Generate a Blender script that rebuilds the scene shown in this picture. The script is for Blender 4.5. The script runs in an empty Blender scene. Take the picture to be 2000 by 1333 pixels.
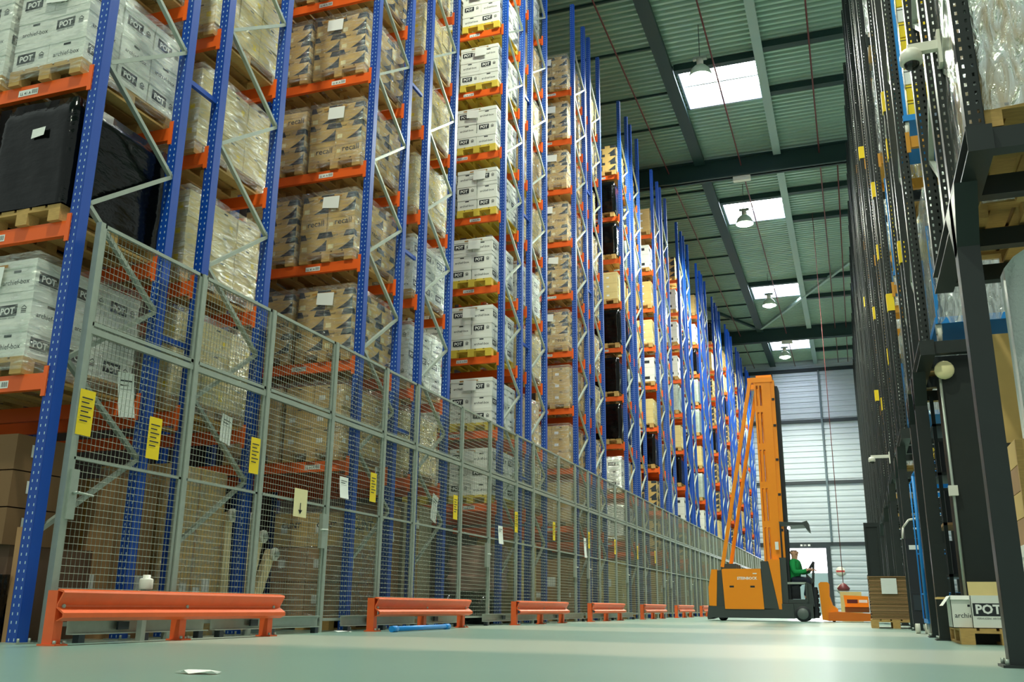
import bpy, bmesh, math, random
from mathutils import Vector, Matrix
random.seed(7)
S = bpy.context.scene
COL = S.collection
PI = math.pi

# ------------------------------------------------------------------ camera, world, exposure
cam = bpy.data.cameras.new('camera'); co = bpy.data.objects.new('camera', cam); COL.objects.link(co)
YAW, PITCH, ROLL, F, CAMH = -0.346748, 0.2759386, 0.0105551, 1829.49, 0.30
cy, sy, cp, sp = math.cos(YAW), math.sin(YAW), math.cos(PITCH), math.sin(PITCH)
fw = Vector((sy*cp, cy*cp, sp)); rt0 = Vector((cy, -sy, 0)); up0 = rt0.cross(fw)
rt = math.cos(ROLL)*rt0 + math.sin(ROLL)*up0; up = -math.sin(ROLL)*rt0 + math.cos(ROLL)*up0
M = Matrix((( rt.x, up.x, -fw.x), (rt.y, up.y, -fw.y), (rt.z, up.z, -fw.z))).to_4x4()
M.translation = Vector((0, 0, CAMH)); co.matrix_world = M
cam.sensor_width = 36.0; cam.lens = F*36.0/2000.0; cam.clip_end = 400; cam.clip_start = 0.05
S.camera = co
W = bpy.data.worlds.new('world'); S.world = W; W.use_nodes = True
W.node_tree.nodes['Background'].inputs[0].default_value = (0.84, 0.96, 0.88, 1)
W.node_tree.nodes['Background'].inputs[1].default_value = 0.26
S.view_settings.view_transform = 'Standard'; S.view_settings.look = 'None'
S.view_settings.gamma = 1.0; S.view_settings.use_curve_mapping = False
S.view_settings.exposure = 1.12
SKY_STRENGTH, LAMP_POWER = 12.0, 5200.0

# ------------------------------------------------------------------ materials
def lin(h):
    h = h.lstrip('#'); o = []
    for i in (0, 2, 4):
        c = int(h[i:i+2], 16)/255.0
        o.append(c/12.92 if c <= 0.04045 else ((c+0.055)/1.055)**2.4)
    return (o[0], o[1], o[2], 1.0)
MATS = {}
def mat(name, h, rough=0.5, metal=0.0, vary=0.0, scale=4.0, bump=0.0, bscale=30.0, stretch=None, coat=0.0, emit=None):
    if name in MATS: return MATS[name]
    m = bpy.data.materials.new(name); m.use_nodes = True; MATS[name] = m
    nt = m.node_tree; b = nt.nodes['Principled BSDF']; c = lin(h)
    b.inputs['Base Color'].default_value = c; b.inputs['Roughness'].default_value = rough
    b.inputs['Metallic'].default_value = metal
    if coat: b.inputs['Coat Weight'].default_value = coat
    if emit:
        b.inputs['Emission Color'].default_value = lin(emit[0]); b.inputs['Emission Strength'].default_value = emit[1]
    tc = None
    if vary or bump:
        tc = nt.nodes.new('ShaderNodeTexCoord'); src = tc.outputs['Object']
        if stretch:
            mp = nt.nodes.new('ShaderNodeMapping'); mp.inputs['Scale'].default_value = stretch
            nt.links.new(src, mp.inputs[0]); src = mp.outputs[0]
    if vary:
        n = nt.nodes.new('ShaderNodeTexNoise'); n.inputs['Scale'].default_value = scale; n.inputs['Detail'].default_value = 5
        nt.links.new(src, n.inputs['Vector'])
        mx = nt.nodes.new('ShaderNodeMix'); mx.data_type = 'RGBA'
        mx.inputs[6].default_value = tuple(x*(1-vary) for x in c[:3])+(1,)
        mx.inputs[7].default_value = tuple(min(1, x*(1+vary)) for x in c[:3])+(1,)
        nt.links.new(n.outputs['Fac'], mx.inputs[0]); nt.links.new(mx.outputs[2], b.inputs['Base Color'])
    if bump:
        n2 = nt.nodes.new('ShaderNodeTexNoise'); n2.inputs['Scale'].default_value = bscale; n2.inputs['Detail'].default_value = 4
        nt.links.new(src, n2.inputs['Vector'])
        bp = nt.nodes.new('ShaderNodeBump'); bp.inputs['Strength'].default_value = bump; bp.inputs['Distance'].default_value = 0.02
        nt.links.new(n2.outputs['Fac'], bp.inputs['Height']); nt.links.new(bp.outputs[0], b.inputs['Normal'])
    return m

def slot_mat(name, h, per=0.06, rough=0.4, fill=None):
    """painted steel web with two columns of slots, see-through unless fill paints in the light behind"""
    m = mat(name, h, rough); nt = m.node_tree; b = nt.nodes['Principled BSDF']; out = nt.nodes['Material Output']
    tc = nt.nodes.new('ShaderNodeTexCoord'); sx = nt.nodes.new('ShaderNodeSeparateXYZ'); nt.links.new(tc.outputs['Object'], sx.inputs[0])
    def mth(op, a, bv=None, cv=None):
        n = nt.nodes.new('ShaderNodeMath'); n.operation = op
        for i, v in enumerate((a, bv, cv)):
            if v is None: continue
            if isinstance(v, (int, float)): n.inputs[i].default_value = v
            else: nt.links.new(v, n.inputs[i])
        return n.outputs[0]
    fz = mth('FRACT', mth('DIVIDE', sx.outputs[2], per))
    inz = mth('COMPARE', fz, 0.5, 0.2 if fill is None else 0.17)
    ax = mth('ABSOLUTE', sx.outputs[0])
    inx = mth('COMPARE', ax, 0.024, 0.007 if fill is None else 0.0048)
    tr = nt.nodes.new('ShaderNodeBsdfTransparent' if not fill else 'ShaderNodeBsdfDiffuse'); mx = nt.nodes.new('ShaderNodeMixShader')
    if fill: tr.inputs['Color'].default_value = lin(fill)
    nt.links.new(mth('MULTIPLY', inz, inx), mx.inputs[0]); nt.links.new(b.outputs[0], mx.inputs[1]); nt.links.new(tr.outputs[0], mx.inputs[2])
    nt.links.new(mx.outputs[0], out.inputs[0])
    return m

def film_mat(name, tint='f2f8f2', lo=0.08, hi=0.5, sc=(3, 3, 14), rough=0.16, milk=0.13):
    """thin clear plastic: mostly see-through, with creased glossy reflections and a little milkiness"""
    m = bpy.data.materials.new(name); m.use_nodes = True; MATS[name] = m; nt = m.node_tree
    out = nt.nodes['Material Output']; nt.nodes.remove(nt.nodes['Principled BSDF'])
    tc = nt.nodes.new('ShaderNodeTexCoord'); mp = nt.nodes.new('ShaderNodeMapping'); mp.inputs['Scale'].default_value = sc
    mp.inputs['Rotation'].default_value = (0.3, 0.25, 0)
    nt.links.new(tc.outputs['Object'], mp.inputs[0])
    n = nt.nodes.new('ShaderNodeTexNoise'); n.inputs['Scale'].default_value = 2.0; n.inputs['Detail'].default_value = 5; n.inputs['Distortion'].default_value = 0.8
    nt.links.new(mp.outputs[0], n.inputs['Vector'])
    bp = nt.nodes.new('ShaderNodeBump'); bp.inputs['Strength'].default_value = 1.0; bp.inputs['Distance'].default_value = 0.06
    nt.links.new(n.outputs['Fac'], bp.inputs['Height'])
    gl = nt.nodes.new('ShaderNodeBsdfGlossy'); gl.inputs['Color'].default_value = lin(tint); gl.inputs['Roughness'].default_value = rough
    nt.links.new(bp.outputs[0], gl.inputs['Normal'])
    df = nt.nodes.new('ShaderNodeBsdfDiffuse'); df.inputs['Color'].default_value = lin(tint)
    m1 = nt.nodes.new('ShaderNodeMixShader'); m1.inputs[0].default_value = milk
    nt.links.new(gl.outputs[0], m1.inputs[1]); nt.links.new(df.outputs[0], m1.inputs[2])
    tr = nt.nodes.new('ShaderNodeBsdfTransparent'); mx = nt.nodes.new('ShaderNodeMixShader')
    rp = nt.nodes.new('ShaderNodeMapRange'); rp.inputs[1].default_value = 0.4; rp.inputs[2].default_value = 0.66
    rp.inputs[3].default_value = lo; rp.inputs[4].default_value = hi
    nt.links.new(n.outputs['Fac'], rp.inputs[0]); nt.links.new(rp.outputs[0], mx.inputs[0])
    nt.links.new(tr.outputs[0], mx.inputs[1]); nt.links.new(m1.outputs[0], mx.inputs[2]); nt.links.new(mx.outputs[0], out.inputs[0])
    return m

BLUE = mat('blue_paint', '#0249ae', 0.42)
BLUES = slot_mat('blue_slotted', '#0143a0', fill='#b4cbdc')  # slots painted pale, as light coming through the holes
BLACK = mat('black_paint', '#1d2624', 0.4, vary=0.2, scale=6)
BLACKS = slot_mat('black_slotted', '#19211f', 0.06)
ORANGE = mat('orange_beam_paint', '#f4641a', 0.42)
RAILO = mat('orange_rail_paint', '#ea642e', 0.42, vary=0.12, scale=9)
GALV = mat('galvanised_steel', '#a9b3a8', 0.4, 0.45, vary=0.15, scale=12)
WIRE = mat('wire_steel', '#858c7c', 0.75, 0.0)
WOOD = mat('pallet_wood', '#c29c5c', 0.8, vary=0.3, scale=7, stretch=(2, 12, 12))
YWOOD = mat('yellow_pallet_wood', '#dcc043', 0.75, vary=0.2, scale=7, stretch=(2, 12, 12))
WHITEB = mat('white_board', '#e9ebe2', 0.6, vary=0.05, scale=5)
INK = mat('print_ink', '#20262b', 0.6)
INKW = mat('print_white', '#f2f3ee', 0.6)
KRAFT = mat('kraft_board', '#d2b06c', 0.75, vary=0.12, scale=6)
KRAFT2 = mat('pale_kraft_board', '#e0cb8c', 0.75, vary=0.12, scale=6)
KRAFT3 = mat('dull_brown_board', '#a98258', 0.8, vary=0.15, scale=5)
NAVY = mat('navy_print', '#2c3640', 0.65)
TAPE = mat('brown_tape', '#a97b3b', 0.4)
YEL = mat('yellow_sign', '#f3d210', 0.5)
PAPER = mat('paper', '#eef0ea', 0.7)
CREAM = mat('cream_paper', '#efe3ae', 0.7)
FILM = film_mat('stretch_film')
BFILM = mat('black_film', '#050708', 0.12, bump=0.4, bscale=2.2, stretch=(2, 2, 5))
GREYW = mat('grey_sheet', '#8f9490', 0.6, vary=0.2, scale=3, stretch=(1, 1, 14))
DECK = mat('roof_deck', '#9fbdac', 0.34, 0.3, vary=0.12, scale=0.6)
GIRD = mat('girder_paint', '#1d3a37', 0.5)
PALEG = mat('pale_girder_paint', '#9db8b2', 0.5)
WALLP = mat('rear_cladding', '#c4ced6', 0.42, 0.25, vary=0.06, scale=0.4)
DARK = mat('dark_trim', '#2a343a', 0.5)
REDP = mat('red_pipe', '#692626', 0.5)
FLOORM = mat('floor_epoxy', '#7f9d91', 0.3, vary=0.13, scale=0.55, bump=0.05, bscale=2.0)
TRUCKO = mat('truck_orange', '#fb9304', 0.35)
TRUCKD = mat('truck_charcoal', '#3a4240', 0.5)
RUBBER = mat('rubber', '#20252a', 0.7)
CARTB = mat('cart_blue', '#1787d6', 0.4)
WHITEP = mat('white_plastic', '#e6e4d6', 0.4)
GLASSB = mat('dark_dome', '#1c1f1c', 0.08)
SKYL = mat('skylight_pane', '#ffffff', 0.5, emit=('#f2f6ff', SKY_STRENGTH))
BULB = mat('lamp_glow', '#ffffff', 0.5, emit=('#e6ffe0', 30))
BULBD = mat('lamp_glow_dim', '#ffffff', 0.5, emit=('#e6ffe0', 3))
DOORL = mat('bright_window', '#ffffff', 0.5, emit=('#f3f0ff', 3.2))
DOORP = mat('door_panel', '#9fb7bf', 0.5)
SKIN = mat('skin', '#dba587', 0.55)
GREEN = mat('green_sweater', '#0f9a4c', 0.8)
TROUS = mat('dark_trousers', '#1d2536', 0.8)
BUBBLE = mat('bubble_wrap', '#dfe5e0', 0.3, bump=0.5, bscale=45)
MAROON = mat('maroon', '#5a1f22', 0.6)

UX, UY, UZ = (1,0,0), (0,1,0), (0,0,1)
def daylight_bands(m, bands, tint):
    """painted daylight lanes across the floor colour, as from the right-hand aisles"""
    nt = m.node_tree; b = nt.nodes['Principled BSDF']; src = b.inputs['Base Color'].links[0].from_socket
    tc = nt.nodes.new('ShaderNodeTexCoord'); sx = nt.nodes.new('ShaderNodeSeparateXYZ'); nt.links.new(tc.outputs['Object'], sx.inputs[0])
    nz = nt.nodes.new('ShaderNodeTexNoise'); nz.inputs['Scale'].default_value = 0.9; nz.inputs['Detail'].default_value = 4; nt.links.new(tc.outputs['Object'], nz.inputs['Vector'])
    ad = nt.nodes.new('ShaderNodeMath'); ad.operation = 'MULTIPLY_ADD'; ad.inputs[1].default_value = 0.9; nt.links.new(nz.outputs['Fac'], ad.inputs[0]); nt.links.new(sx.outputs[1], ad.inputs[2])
    for (c, hw, k) in bands:
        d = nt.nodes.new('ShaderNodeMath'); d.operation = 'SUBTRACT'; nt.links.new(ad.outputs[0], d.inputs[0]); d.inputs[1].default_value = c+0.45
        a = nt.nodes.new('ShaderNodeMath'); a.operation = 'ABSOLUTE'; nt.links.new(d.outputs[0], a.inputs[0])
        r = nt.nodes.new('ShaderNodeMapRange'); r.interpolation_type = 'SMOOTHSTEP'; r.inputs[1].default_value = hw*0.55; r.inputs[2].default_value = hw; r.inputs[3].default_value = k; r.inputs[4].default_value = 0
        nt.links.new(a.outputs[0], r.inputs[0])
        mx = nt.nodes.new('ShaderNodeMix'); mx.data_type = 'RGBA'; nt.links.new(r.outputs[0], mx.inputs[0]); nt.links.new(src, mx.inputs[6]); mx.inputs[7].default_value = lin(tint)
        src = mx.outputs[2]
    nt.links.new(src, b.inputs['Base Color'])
daylight_bands(FLOORM, ((7.4, 1.5, .75), (13.6, 1.6, .6), (19.5, 2.0, .5)), '#b9bfae')
# ------------------------------------------------------------------ mesh builder
class MB:
    def __init__(s): s.v = []; s.f = []; s.mi = []; s.mats = []; s.sm = []
    def _m(s, m):
        if m not in s.mats: s.mats.append(m)
        return s.mats.index(m)
    def face(s, pts, m, smooth=False):
        b = len(s.v); s.v.extend([tuple(p) for p in pts]); s.f.append(tuple(range(b, b+len(pts)))); s.mi.append(s._m(m)); s.sm.append(smooth)
    def hexa(s, c, m):
        b = len(s.v); s.v.extend([tuple(p) for p in c]); k = s._m(m)
        for q in ((0,3,2,1), (4,5,6,7), (0,1,5,4), (1,2,6,5), (2,3,7,6), (3,0,4,7)):
            s.f.append(tuple(b+i for i in q)); s.mi.append(k); s.sm.append(False)
    def box(s, x0, x1, y0, y1, z0, z1, m):
        s.hexa([(x0,y0,z0),(x1,y0,z0),(x1,y1,z0),(x0,y1,z0),(x0,y0,z1),(x1,y0,z1),(x1,y1,z1),(x0,y1,z1)], m)
    def bar(s, p, q, w, h, m, side=None):
        p = Vector(p); q = Vector(q); d = (q-p).normalized()
        a = Vector(side) if side else (Vector((0,0,1)).cross(d) if abs(d.z) < 0.95 else Vector((1,0,0)))
        a = (a - a.dot(d)*d).normalized(); c = d.cross(a)
        a *= w/2; c *= h/2
        s.hexa([p-a-c, p+a-c, p+a+c, p-a+c, q-a-c, q+a-c, q+a+c, q-a+c], m)
    def prism(s, poly, vec, m, smooth=False):
        poly = [Vector(p) for p in poly]; vec = Vector(vec); b = len(s.v); n = len(poly); k = s._m(m)
        s.v.extend([tuple(p) for p in poly]); s.v.extend([tuple(p+vec) for p in poly])
        s.f.append(tuple(range(b+n-1, b-1, -1))); s.mi.append(k); s.sm.append(False)
        s.f.append(tuple(range(b+n, b+2*n))); s.mi.append(k); s.sm.append(False)
        for i in range(n):
            j = (i+1) % n; s.f.append((b+i, b+j, b+n+j, b+n+i)); s.mi.append(k); s.sm.append(smooth)
    def tube(s, p, q, r0, r1, m, n=12, caps=True):
        p = Vector(p); q = Vector(q); d = (q-p).normalized()
        a = d.orthogonal().normalized(); c = d.cross(a); b = len(s.v); k = s._m(m)
        for (o, r) in ((p, r0), (q, r1)):
            for i in range(n):
                t = 2*PI*i/n; s.v.append(tuple(o + (a*math.cos(t)+c*math.sin(t))*r))
        for i in range(n):
            j = (i+1) % n; s.f.append((b+i, b+j, b+n+j, b+n+i)); s.mi.append(k); s.sm.append(True)
        if caps:
            s.f.append(tuple(range(b+n-1, b-1, -1))); s.mi.append(k); s.sm.append(False)
            s.f.append(tuple(range(b+n, b+2*n))); s.mi.append(k); s.sm.append(False)
    def path(s, pts, r, m, n=8):
        for a, c in zip(pts, pts[1:]): s.tube(a, c, r, r, m, n)
    def lathe(s, o, prof, m, n=20, axis='z'):
        b = len(s.v); k = s._m(m); o = Vector(o)
        for (r, h) in prof:
            for i in range(n):
                t = 2*PI*i/n
                e = (r*math.cos(t), r*math.sin(t), h)
                if axis == 'y': e = (e[0], h, e[1])
                if axis == 'x': e = (h, e[0], e[1])
                s.v.append(tuple(o+Vector(e)))
        for j in range(len(prof)-1):
            for i in range(n):
                i2 = (i+1) % n; s.f.append((b+j*n+i, b+j*n+i2, b+(j+1)*n+i2, b+(j+1)*n+i)); s.mi.append(k); s.sm.append(True)
    def pr(s, tpl, o, u, v, sc, m, off=0.0012):
        """stamp a flat printed shape (text, logo) on a face"""
        o = Vector(o); u = Vector(u); v = Vector(v); n = u.cross(v)*off; b = len(s.v); k = s._m(m)
        for (x, y) in tpl[0]: s.v.append(tuple(o + u*(x*sc) + v*(y*sc) + n))
        for f in tpl[1]: s.f.append(tuple(b+i for i in f)); s.mi.append(k); s.sm.append(False)
    def rect(s, o, u, v, x0, x1, y0, y1, m, off=0.0012):
        s.pr(([(x0,y0),(x1,y0),(x1,y1),(x0,y1)], [(0,1,2,3)]), o, u, v, 1.0, m, off)
    def mesh(s, name):
        me = bpy.data.meshes.new(name); me.from_pydata(s.v, [], s.f)
        for m in s.mats: me.materials.append(m)
        me.polygons.foreach_set('material_index', s.mi); me.polygons.foreach_set('use_smooth', s.sm); me.update()
        return me
    def build(s, name, parent=None, loc=None, rz=0.0):
        return link(name, s.mesh(name), parent, loc, rz)
def link(name, me, parent=None, loc=None, rz=0.0):
    o = bpy.data.objects.new(name, me); COL.objects.link(o)
    if parent: o.parent = parent
    if loc is not None: o.location = loc
    if rz: o.rotation_euler = (0, 0, rz)
    return o
def tag(o, label, cat, group=None, kind=None):
    o['label'] = label; o['category'] = cat
    if group: o['group'] = group
    if kind: o['kind'] = kind
    return o
def thing(name, label, cat, loc=(0,0,0), group=None, rz=0.0):
    o = link(name, None, None, loc, rz); o.empty_display_size = 0.1
    return tag(o, label, cat, group)
def struct(name, mb, label=None, cat='building'):
    o = mb.build(name); o['kind'] = 'structure'
    if label: tag(o, label, cat)
    return o
ORD = ['zeroth','first','second','third','fourth','fifth','sixth','seventh','eighth','ninth','tenth','eleventh','twelfth','thirteenth','fourteenth',
       'fifteenth','sixteenth','seventeenth','eighteenth','nineteenth','twentieth','twenty-first','twenty-second','twenty-third','twenty-fourth','twenty-fifth','twenty-sixth']
def text_tpl(t, bold=0.0, width=None):
    c = bpy.data.curves.new('txt', 'FONT'); c.body = t; c.size = 1.0; c.offset = bold; c.align_x = 'CENTER'; c.resolution_u = 2
    o = bpy.data.objects.new('txt', c); COL.objects.link(o); dg = bpy.context.evaluated_depsgraph_get(); dg.update()
    me = o.evaluated_get(dg).to_mesh()
    v = [(p.co.x, p.co.y) for p in me.vertices]; f = [tuple(p.vertices) for p in me.polygons]
    o.evaluated_get(dg).to_mesh_clear(); bpy.data.objects.remove(o); bpy.data.curves.remove(c)
    if v:
        w = max(p[0] for p in v)-min(p[0] for p in v); k = 1.0/w   # unit width
        v = [(x*k, y*k) for x, y in v]
    return v, f
T_POT = text_tpl('POT', 0.035); T_ARC = text_tpl('archief-box', 0.006); T_REC = text_tpl('recall', 0.01)
T_STB = text_tpl('STEINBOCK', 0.03); T_SUB = text_tpl('VERHUIZEN  ARCHIEF', 0.0); T_LL = text_tpl('LL 41 A', 0.02); 
T_CL = text_tpl('CLINT', 0.02)
HOUSE = ([(-.5,.1),(0,.5),(.5,.1),(.36,.1),(0,.36),(-.36,.1), (-.4,-.5),(.4,-.5),(.4,-.4),(-.4,-.4), (-.4,-.3),(.4,-.3),(.4,-.18),(-.4,-.18), (-.4,-.08),(.4,-.08),(.4,.06),(-.4,.06)],
         [(0,5,4,1),(1,4,3,2),(6,7,8,9),(10,11,12,13),(14,15,16,17)])

# ------------------------------------------------------------------ setting: floor, roof, walls
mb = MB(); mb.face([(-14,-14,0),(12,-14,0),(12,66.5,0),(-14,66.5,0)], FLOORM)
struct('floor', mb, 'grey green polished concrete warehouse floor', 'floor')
SKYS = [(6.0, 8.5), (16.5, 19.0), (26.75, 29.5), (37.5, 40.25), (48.75, 51.5), (60.0, 63.0)]
SX0, SX1 = -4.2, -1.65
mb = MB(); RIB = 0.25; y = -14.0
while y < 66.5:
    inside = any(a-1e-6 <= y < b-1e-6 for a, b in SKYS)
    for (xa, xb) in (((-14, SX0), (SX1, 12)) if inside else ((-14, 12),)):
        q = [(y, 17.0), (y+0.09, 17.0), (y+0.125, 17.09), (y+0.215, 17.09), (y+0.25, 17.0)]
        for (a, b) in zip(q, q[1:]):
            mb.face([(xa,a[0],a[1]),(xa,b[0],b[1]),(xb,b[0],b[1]),(xb,a[0],a[1])], DECK)
    y += RIB
struct('ceiling', mb, 'corrugated green grey steel roof deck', 'ceiling')
n = 0
for i, (a, b) in enumerate(SKYS):
    n += 1
    w = thing('window_%d' % n, 'rectangular skylight, %s along the roof counting from the near end' % ORD[n], 'skylight'); w['kind'] = 'structure'
    f = MB(); t = 0.06; WHITEC = mat('skylight_curb', '#8793a3', .5)
    f.box(SX0, SX0+t, a, b, 16.98, 17.5, WHITEC); f.box(SX1-t, SX1, a, b, 16.98, 17.5, WHITEC)
    f.box(SX0, SX1, a, a+t, 16.98, 17.5, WHITEC); f.box(SX0, SX1, b-t, b, 16.98, 17.5, WHITEC)
    f.build('window_frame', w)
    f = MB(); f.box(SX0, SX1, a, b, 17.5, 17.53, SKYL); f.build('window_pane', w)
    f = MB(); f.box(SX0, SX1, a+0.62*(b-a), a+0.62*(b-a)+0.08, 17.3, 17.4, GALV); f.build('glazing_bar', w)
k = 0
def trim(mb, label):
    global k; k += 1; return struct('trim_%d' % k, mb, label, 'roof steel')
for Yg, lab in ((9.5, 'dark roof girder above the first racks'), (33.5, 'dark roof girder crossing the hall halfway'), (57.5, 'dark roof girder near the far end')):
    g = MB(); g.box(-14, 12, Yg-0.17, Yg+0.17, 16.1, 16.16, GIRD); g.box(-14, 12, Yg-0.17, Yg+0.17, 16.84, 16.9, GIRD); g.box(-14, 12, Yg-0.05, Yg+0.05, 16.1, 16.9, GIRD)
    trim(g, lab)
for (x0, m, w, lab) in ((-4.42, GIRD, 0.34, 'dark green roof beam running along the hall'), (-1.55, PALEG, 0.22, 'pale grey roof beam right of the skylights'), (2.6, GIRD, 0.3, 'dark roof beam above the black racks'), (-9.5, GIRD, 0.3, 'dark roof beam deep over the blue racks')):
    for (ya, yb) in ((-14, 9.3), (9.7, 33.3), (33.7, 57.3), (57.7, 66.4)):
        g = MB(); g.box(x0-w/2, x0+w/2, ya, yb, 16.72, 16.97, m); g.box(x0-w/2-.03, x0+w/2+.03, ya, yb, 16.7, 16.73, m); trim(g, lab)
for Yp in (26.2, 28.9, 37.2, 40.2, 48.4, 51.6, 59.6, 63.2):
    g = MB(); g.box(-1.44, 10, Yp-0.13, Yp+0.13, 16.76, 16.97, GIRD); trim(g, 'dark cross purlin right of the pale roof beam')
for Ya, Yb in SKYS[2:]:
    g = MB(); g.box(SX0, SX1, Ya-0.25, Ya-0.02, 16.76, 16.97, GIRD); trim(g, 'dark trimmer beam beside a skylight')
for Yp in (22.6, 25.3, 28.1, 30.4, 36.2, 38.8, 41.5, 44.1, 46.8, 49.5, 52.2, 54.8, 60.2, 62.8):
    g = MB(); g.box(-14, -4.6, Yp-0.03, Yp+0.03, 16.93, 16.995, GIRD); trim(g, 'thin dark sheet joint over the blue racks')
g = MB(); g.bar((-4.3, 56.6, 16.75), (1.2, 45.6, 16.75), 0.14, 0.14, PALEG); trim(g, 'diagonal wind brace under the roof on the right')
g = MB(); g.bar((-4.5, 56.6, 16.75), (-9.5, 46.0, 16.75), 0.14, 0.14, GIRD); trim(g, 'diagonal wind brace under the roof on the left')
for xp, zz in ((-5.65, 16.6), (-2.9, 16.55), (-0.06, 16.62), (0.56, 16.62)):
    g = MB(); g.tube((xp, -10 if xp < .5 else 33.8, zz), (xp, 66, zz), 0.026, 0.026, REDP, 8)
    o = g.build('sprinkler_pipe'); tag(o, {-5.65: 'red sprinkler pipe over the ends of the blue racks', -2.9: 'red sprinkler pipe under the skylights', -0.06: 'red sprinkler pipe right of the pale roof beam', 0.56: 'red sprinkler pipe beside the black rack tops'}[xp], 'pipe', 'sprinkler pipes under the roof')
# rear wall with horizontal ribs, posts, rails and the loading door
mb = MB(); z = 0.0
DX0, DX1, DZ = -4.6, -1.72, 4.3
while z < 16.9:
    inside = z < DZ
    for (xa, xb) in (((-14, DX0), (DX1, 12)) if inside else ((-14, 12),)):
        q = [(0.0, z), (0.0, z+0.2), (0.05, z+0.24), (0.05, z+0.34), (0.0, z+0.38)]
        for (a, b) in zip(q, q[1:]):
            mb.face([(xa,66.4+a[0],a[1]),(xb,66.4+a[0],a[1]),(xb,66.4+b[0],b[1]),(xa,66.4+b[0],b[1])], WALLP)
    z += 0.38
struct('wall_rear', mb, 'pale ribbed metal cladding of the far end wall', 'wall')
for zz in (4.45, 8.5, 12.7, 16.3):
    g = MB(); g.box(-14, 12, 66.28, 66.4, zz-0.11, zz+0.11, DARK); trim(g, 'dark horizontal rail on the far wall')
g = MB(); g.box(-1.5, -1.38, 66.2, 66.36, 4.6, 16.2, mat('post_grey', '#5d6f78', .5)); trim(g, 'grey post on the far wall above the door')
g = MB(); g.box(-5.0, -4.5, 66.1, 66.36, 0, 16.2, DARK); trim(g, 'dark corner post of the far wall')
d = thing('door_1', 'loading door in the far wall with a bright window strip', 'door'); d['kind'] = 'structure'
g = MB(); g.box(DX0-.1, DX0+.1, 66.15, 66.45, 0, DZ+.1, DARK); g.box(DX1-.12, DX1+.15, 66.15, 66.45, 0, DZ+.1, DARK); g.box(DX0+.1, DX1-.12, 66.14, 66.44, DZ-.12, DZ+.12, DARK); g.build('door_frame', d)
g = MB(); g.box(DX0+.1, DX1-.12, 66.3, 66.36, 0, 2.55, DOORP); g.build('door_panel', d)
g = MB(); g.box(DX0+.1, DX1-.12, 66.3, 66.36, 2.6, DZ-.12, DOORL); g.build('door_window', d)
g = MB(); g.box(-3.5, -2.7, 66.0, 66.16, 4.22, 4.5, DARK); [g.rect((-3.5, 66.0, 4.22), UX, UZ, a, a+w_, .08, .2, INKW, .004) for a, w_ in ((.08, .14), (.3, .05), (.4, .05), (.55, .16))]
tag(g.build('exit_sign'), 'small dark exit sign above the loading door', 'sign')
mb = MB(); mb.box(-8.85, -8.75, 5.0, 66.4, 0, 16.9, mat('added_dark_backing', '#3b3230', 0.9)); struct('depth_backing', mb, 'added dark backing behind the first bay of the blue racks', 'wall')  # added dark backing: blocks stray light, stands in for deeper racks

# ------------------------------------------------------------------ high-bay lamps
def lamp(x, y, z, lab, bulb, power):
    t = thing('pendant_lamp', lab, 'lamp', (x, y, z), 'high-bay lamps')
    g = MB(); g.lathe((0,0,0), [(0.34,-.28),(0.33,-.2),(0.28,-.05),(0.18,.06),(0.1,.1),(.02,.1)], mat('reflector', '#d4e6d4', 0.3), 24); g.build('reflector', t)
    g = MB(); g.tube((0,0,.1), (0,0,.3), .1, .1, WHITEP, 14); g.box(-.2,.2,-.06,.06,.3,.38, GALV); g.build('gear_housing', t)
    g = MB(); g.tube((0,0,.38), (0,0,16.98-z), .012, .012, DARK, 6); g.build('cable', t)
    g = MB(); g.lathe((0,0,-.22), [(0.001,-.17),(0.12,-.155),(0.22,-.11),(.27,-.05),(.29,.02)], bulb, 20); g.build('bulb', t)
    L = bpy.data.lights.new('lamp_light', 'SPOT'); L.energy = power; L.color = (0.95, 1.0, 0.80); L.spot_size = 2.7; L.spot_blend = 0.6; L.shadow_soft_size = 0.3
    lo = bpy.data.objects.new('lamp_light', L); COL.objects.link(lo); lo.parent = t; lo.location = (0, 0, -0.35)
for i, (yy, bb, pw) in enumerate(((-9.9, BULB, .25), (1.6, BULB, .62), (13.2, BULB, 0.42), (24.6, BULBD, 0.95), (36.1, BULB, 1), (47.3, BULB, 1), (58.1, BULB, 1))):
    lamp(-3.12, yy, 15.5, 'bell shaped high-bay lamp hanging under skylights, %s from the near end' % ORD[i+1], bb, LAMP_POWER*pw)
for yy, xx, zz in ((33.5, -2.9, 16.035), (57.5, -2.9, 16.035)):
    g = MB(); g.box(-.32,.32,-.1,.1,-.12,.06, WHITEP); o = g.build('emergency_light', None, (xx, yy, zz)); tag(o, 'white emergency light on the %s girder' % ('middle' if yy < 40 else 'far'), 'emergency light')

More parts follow.
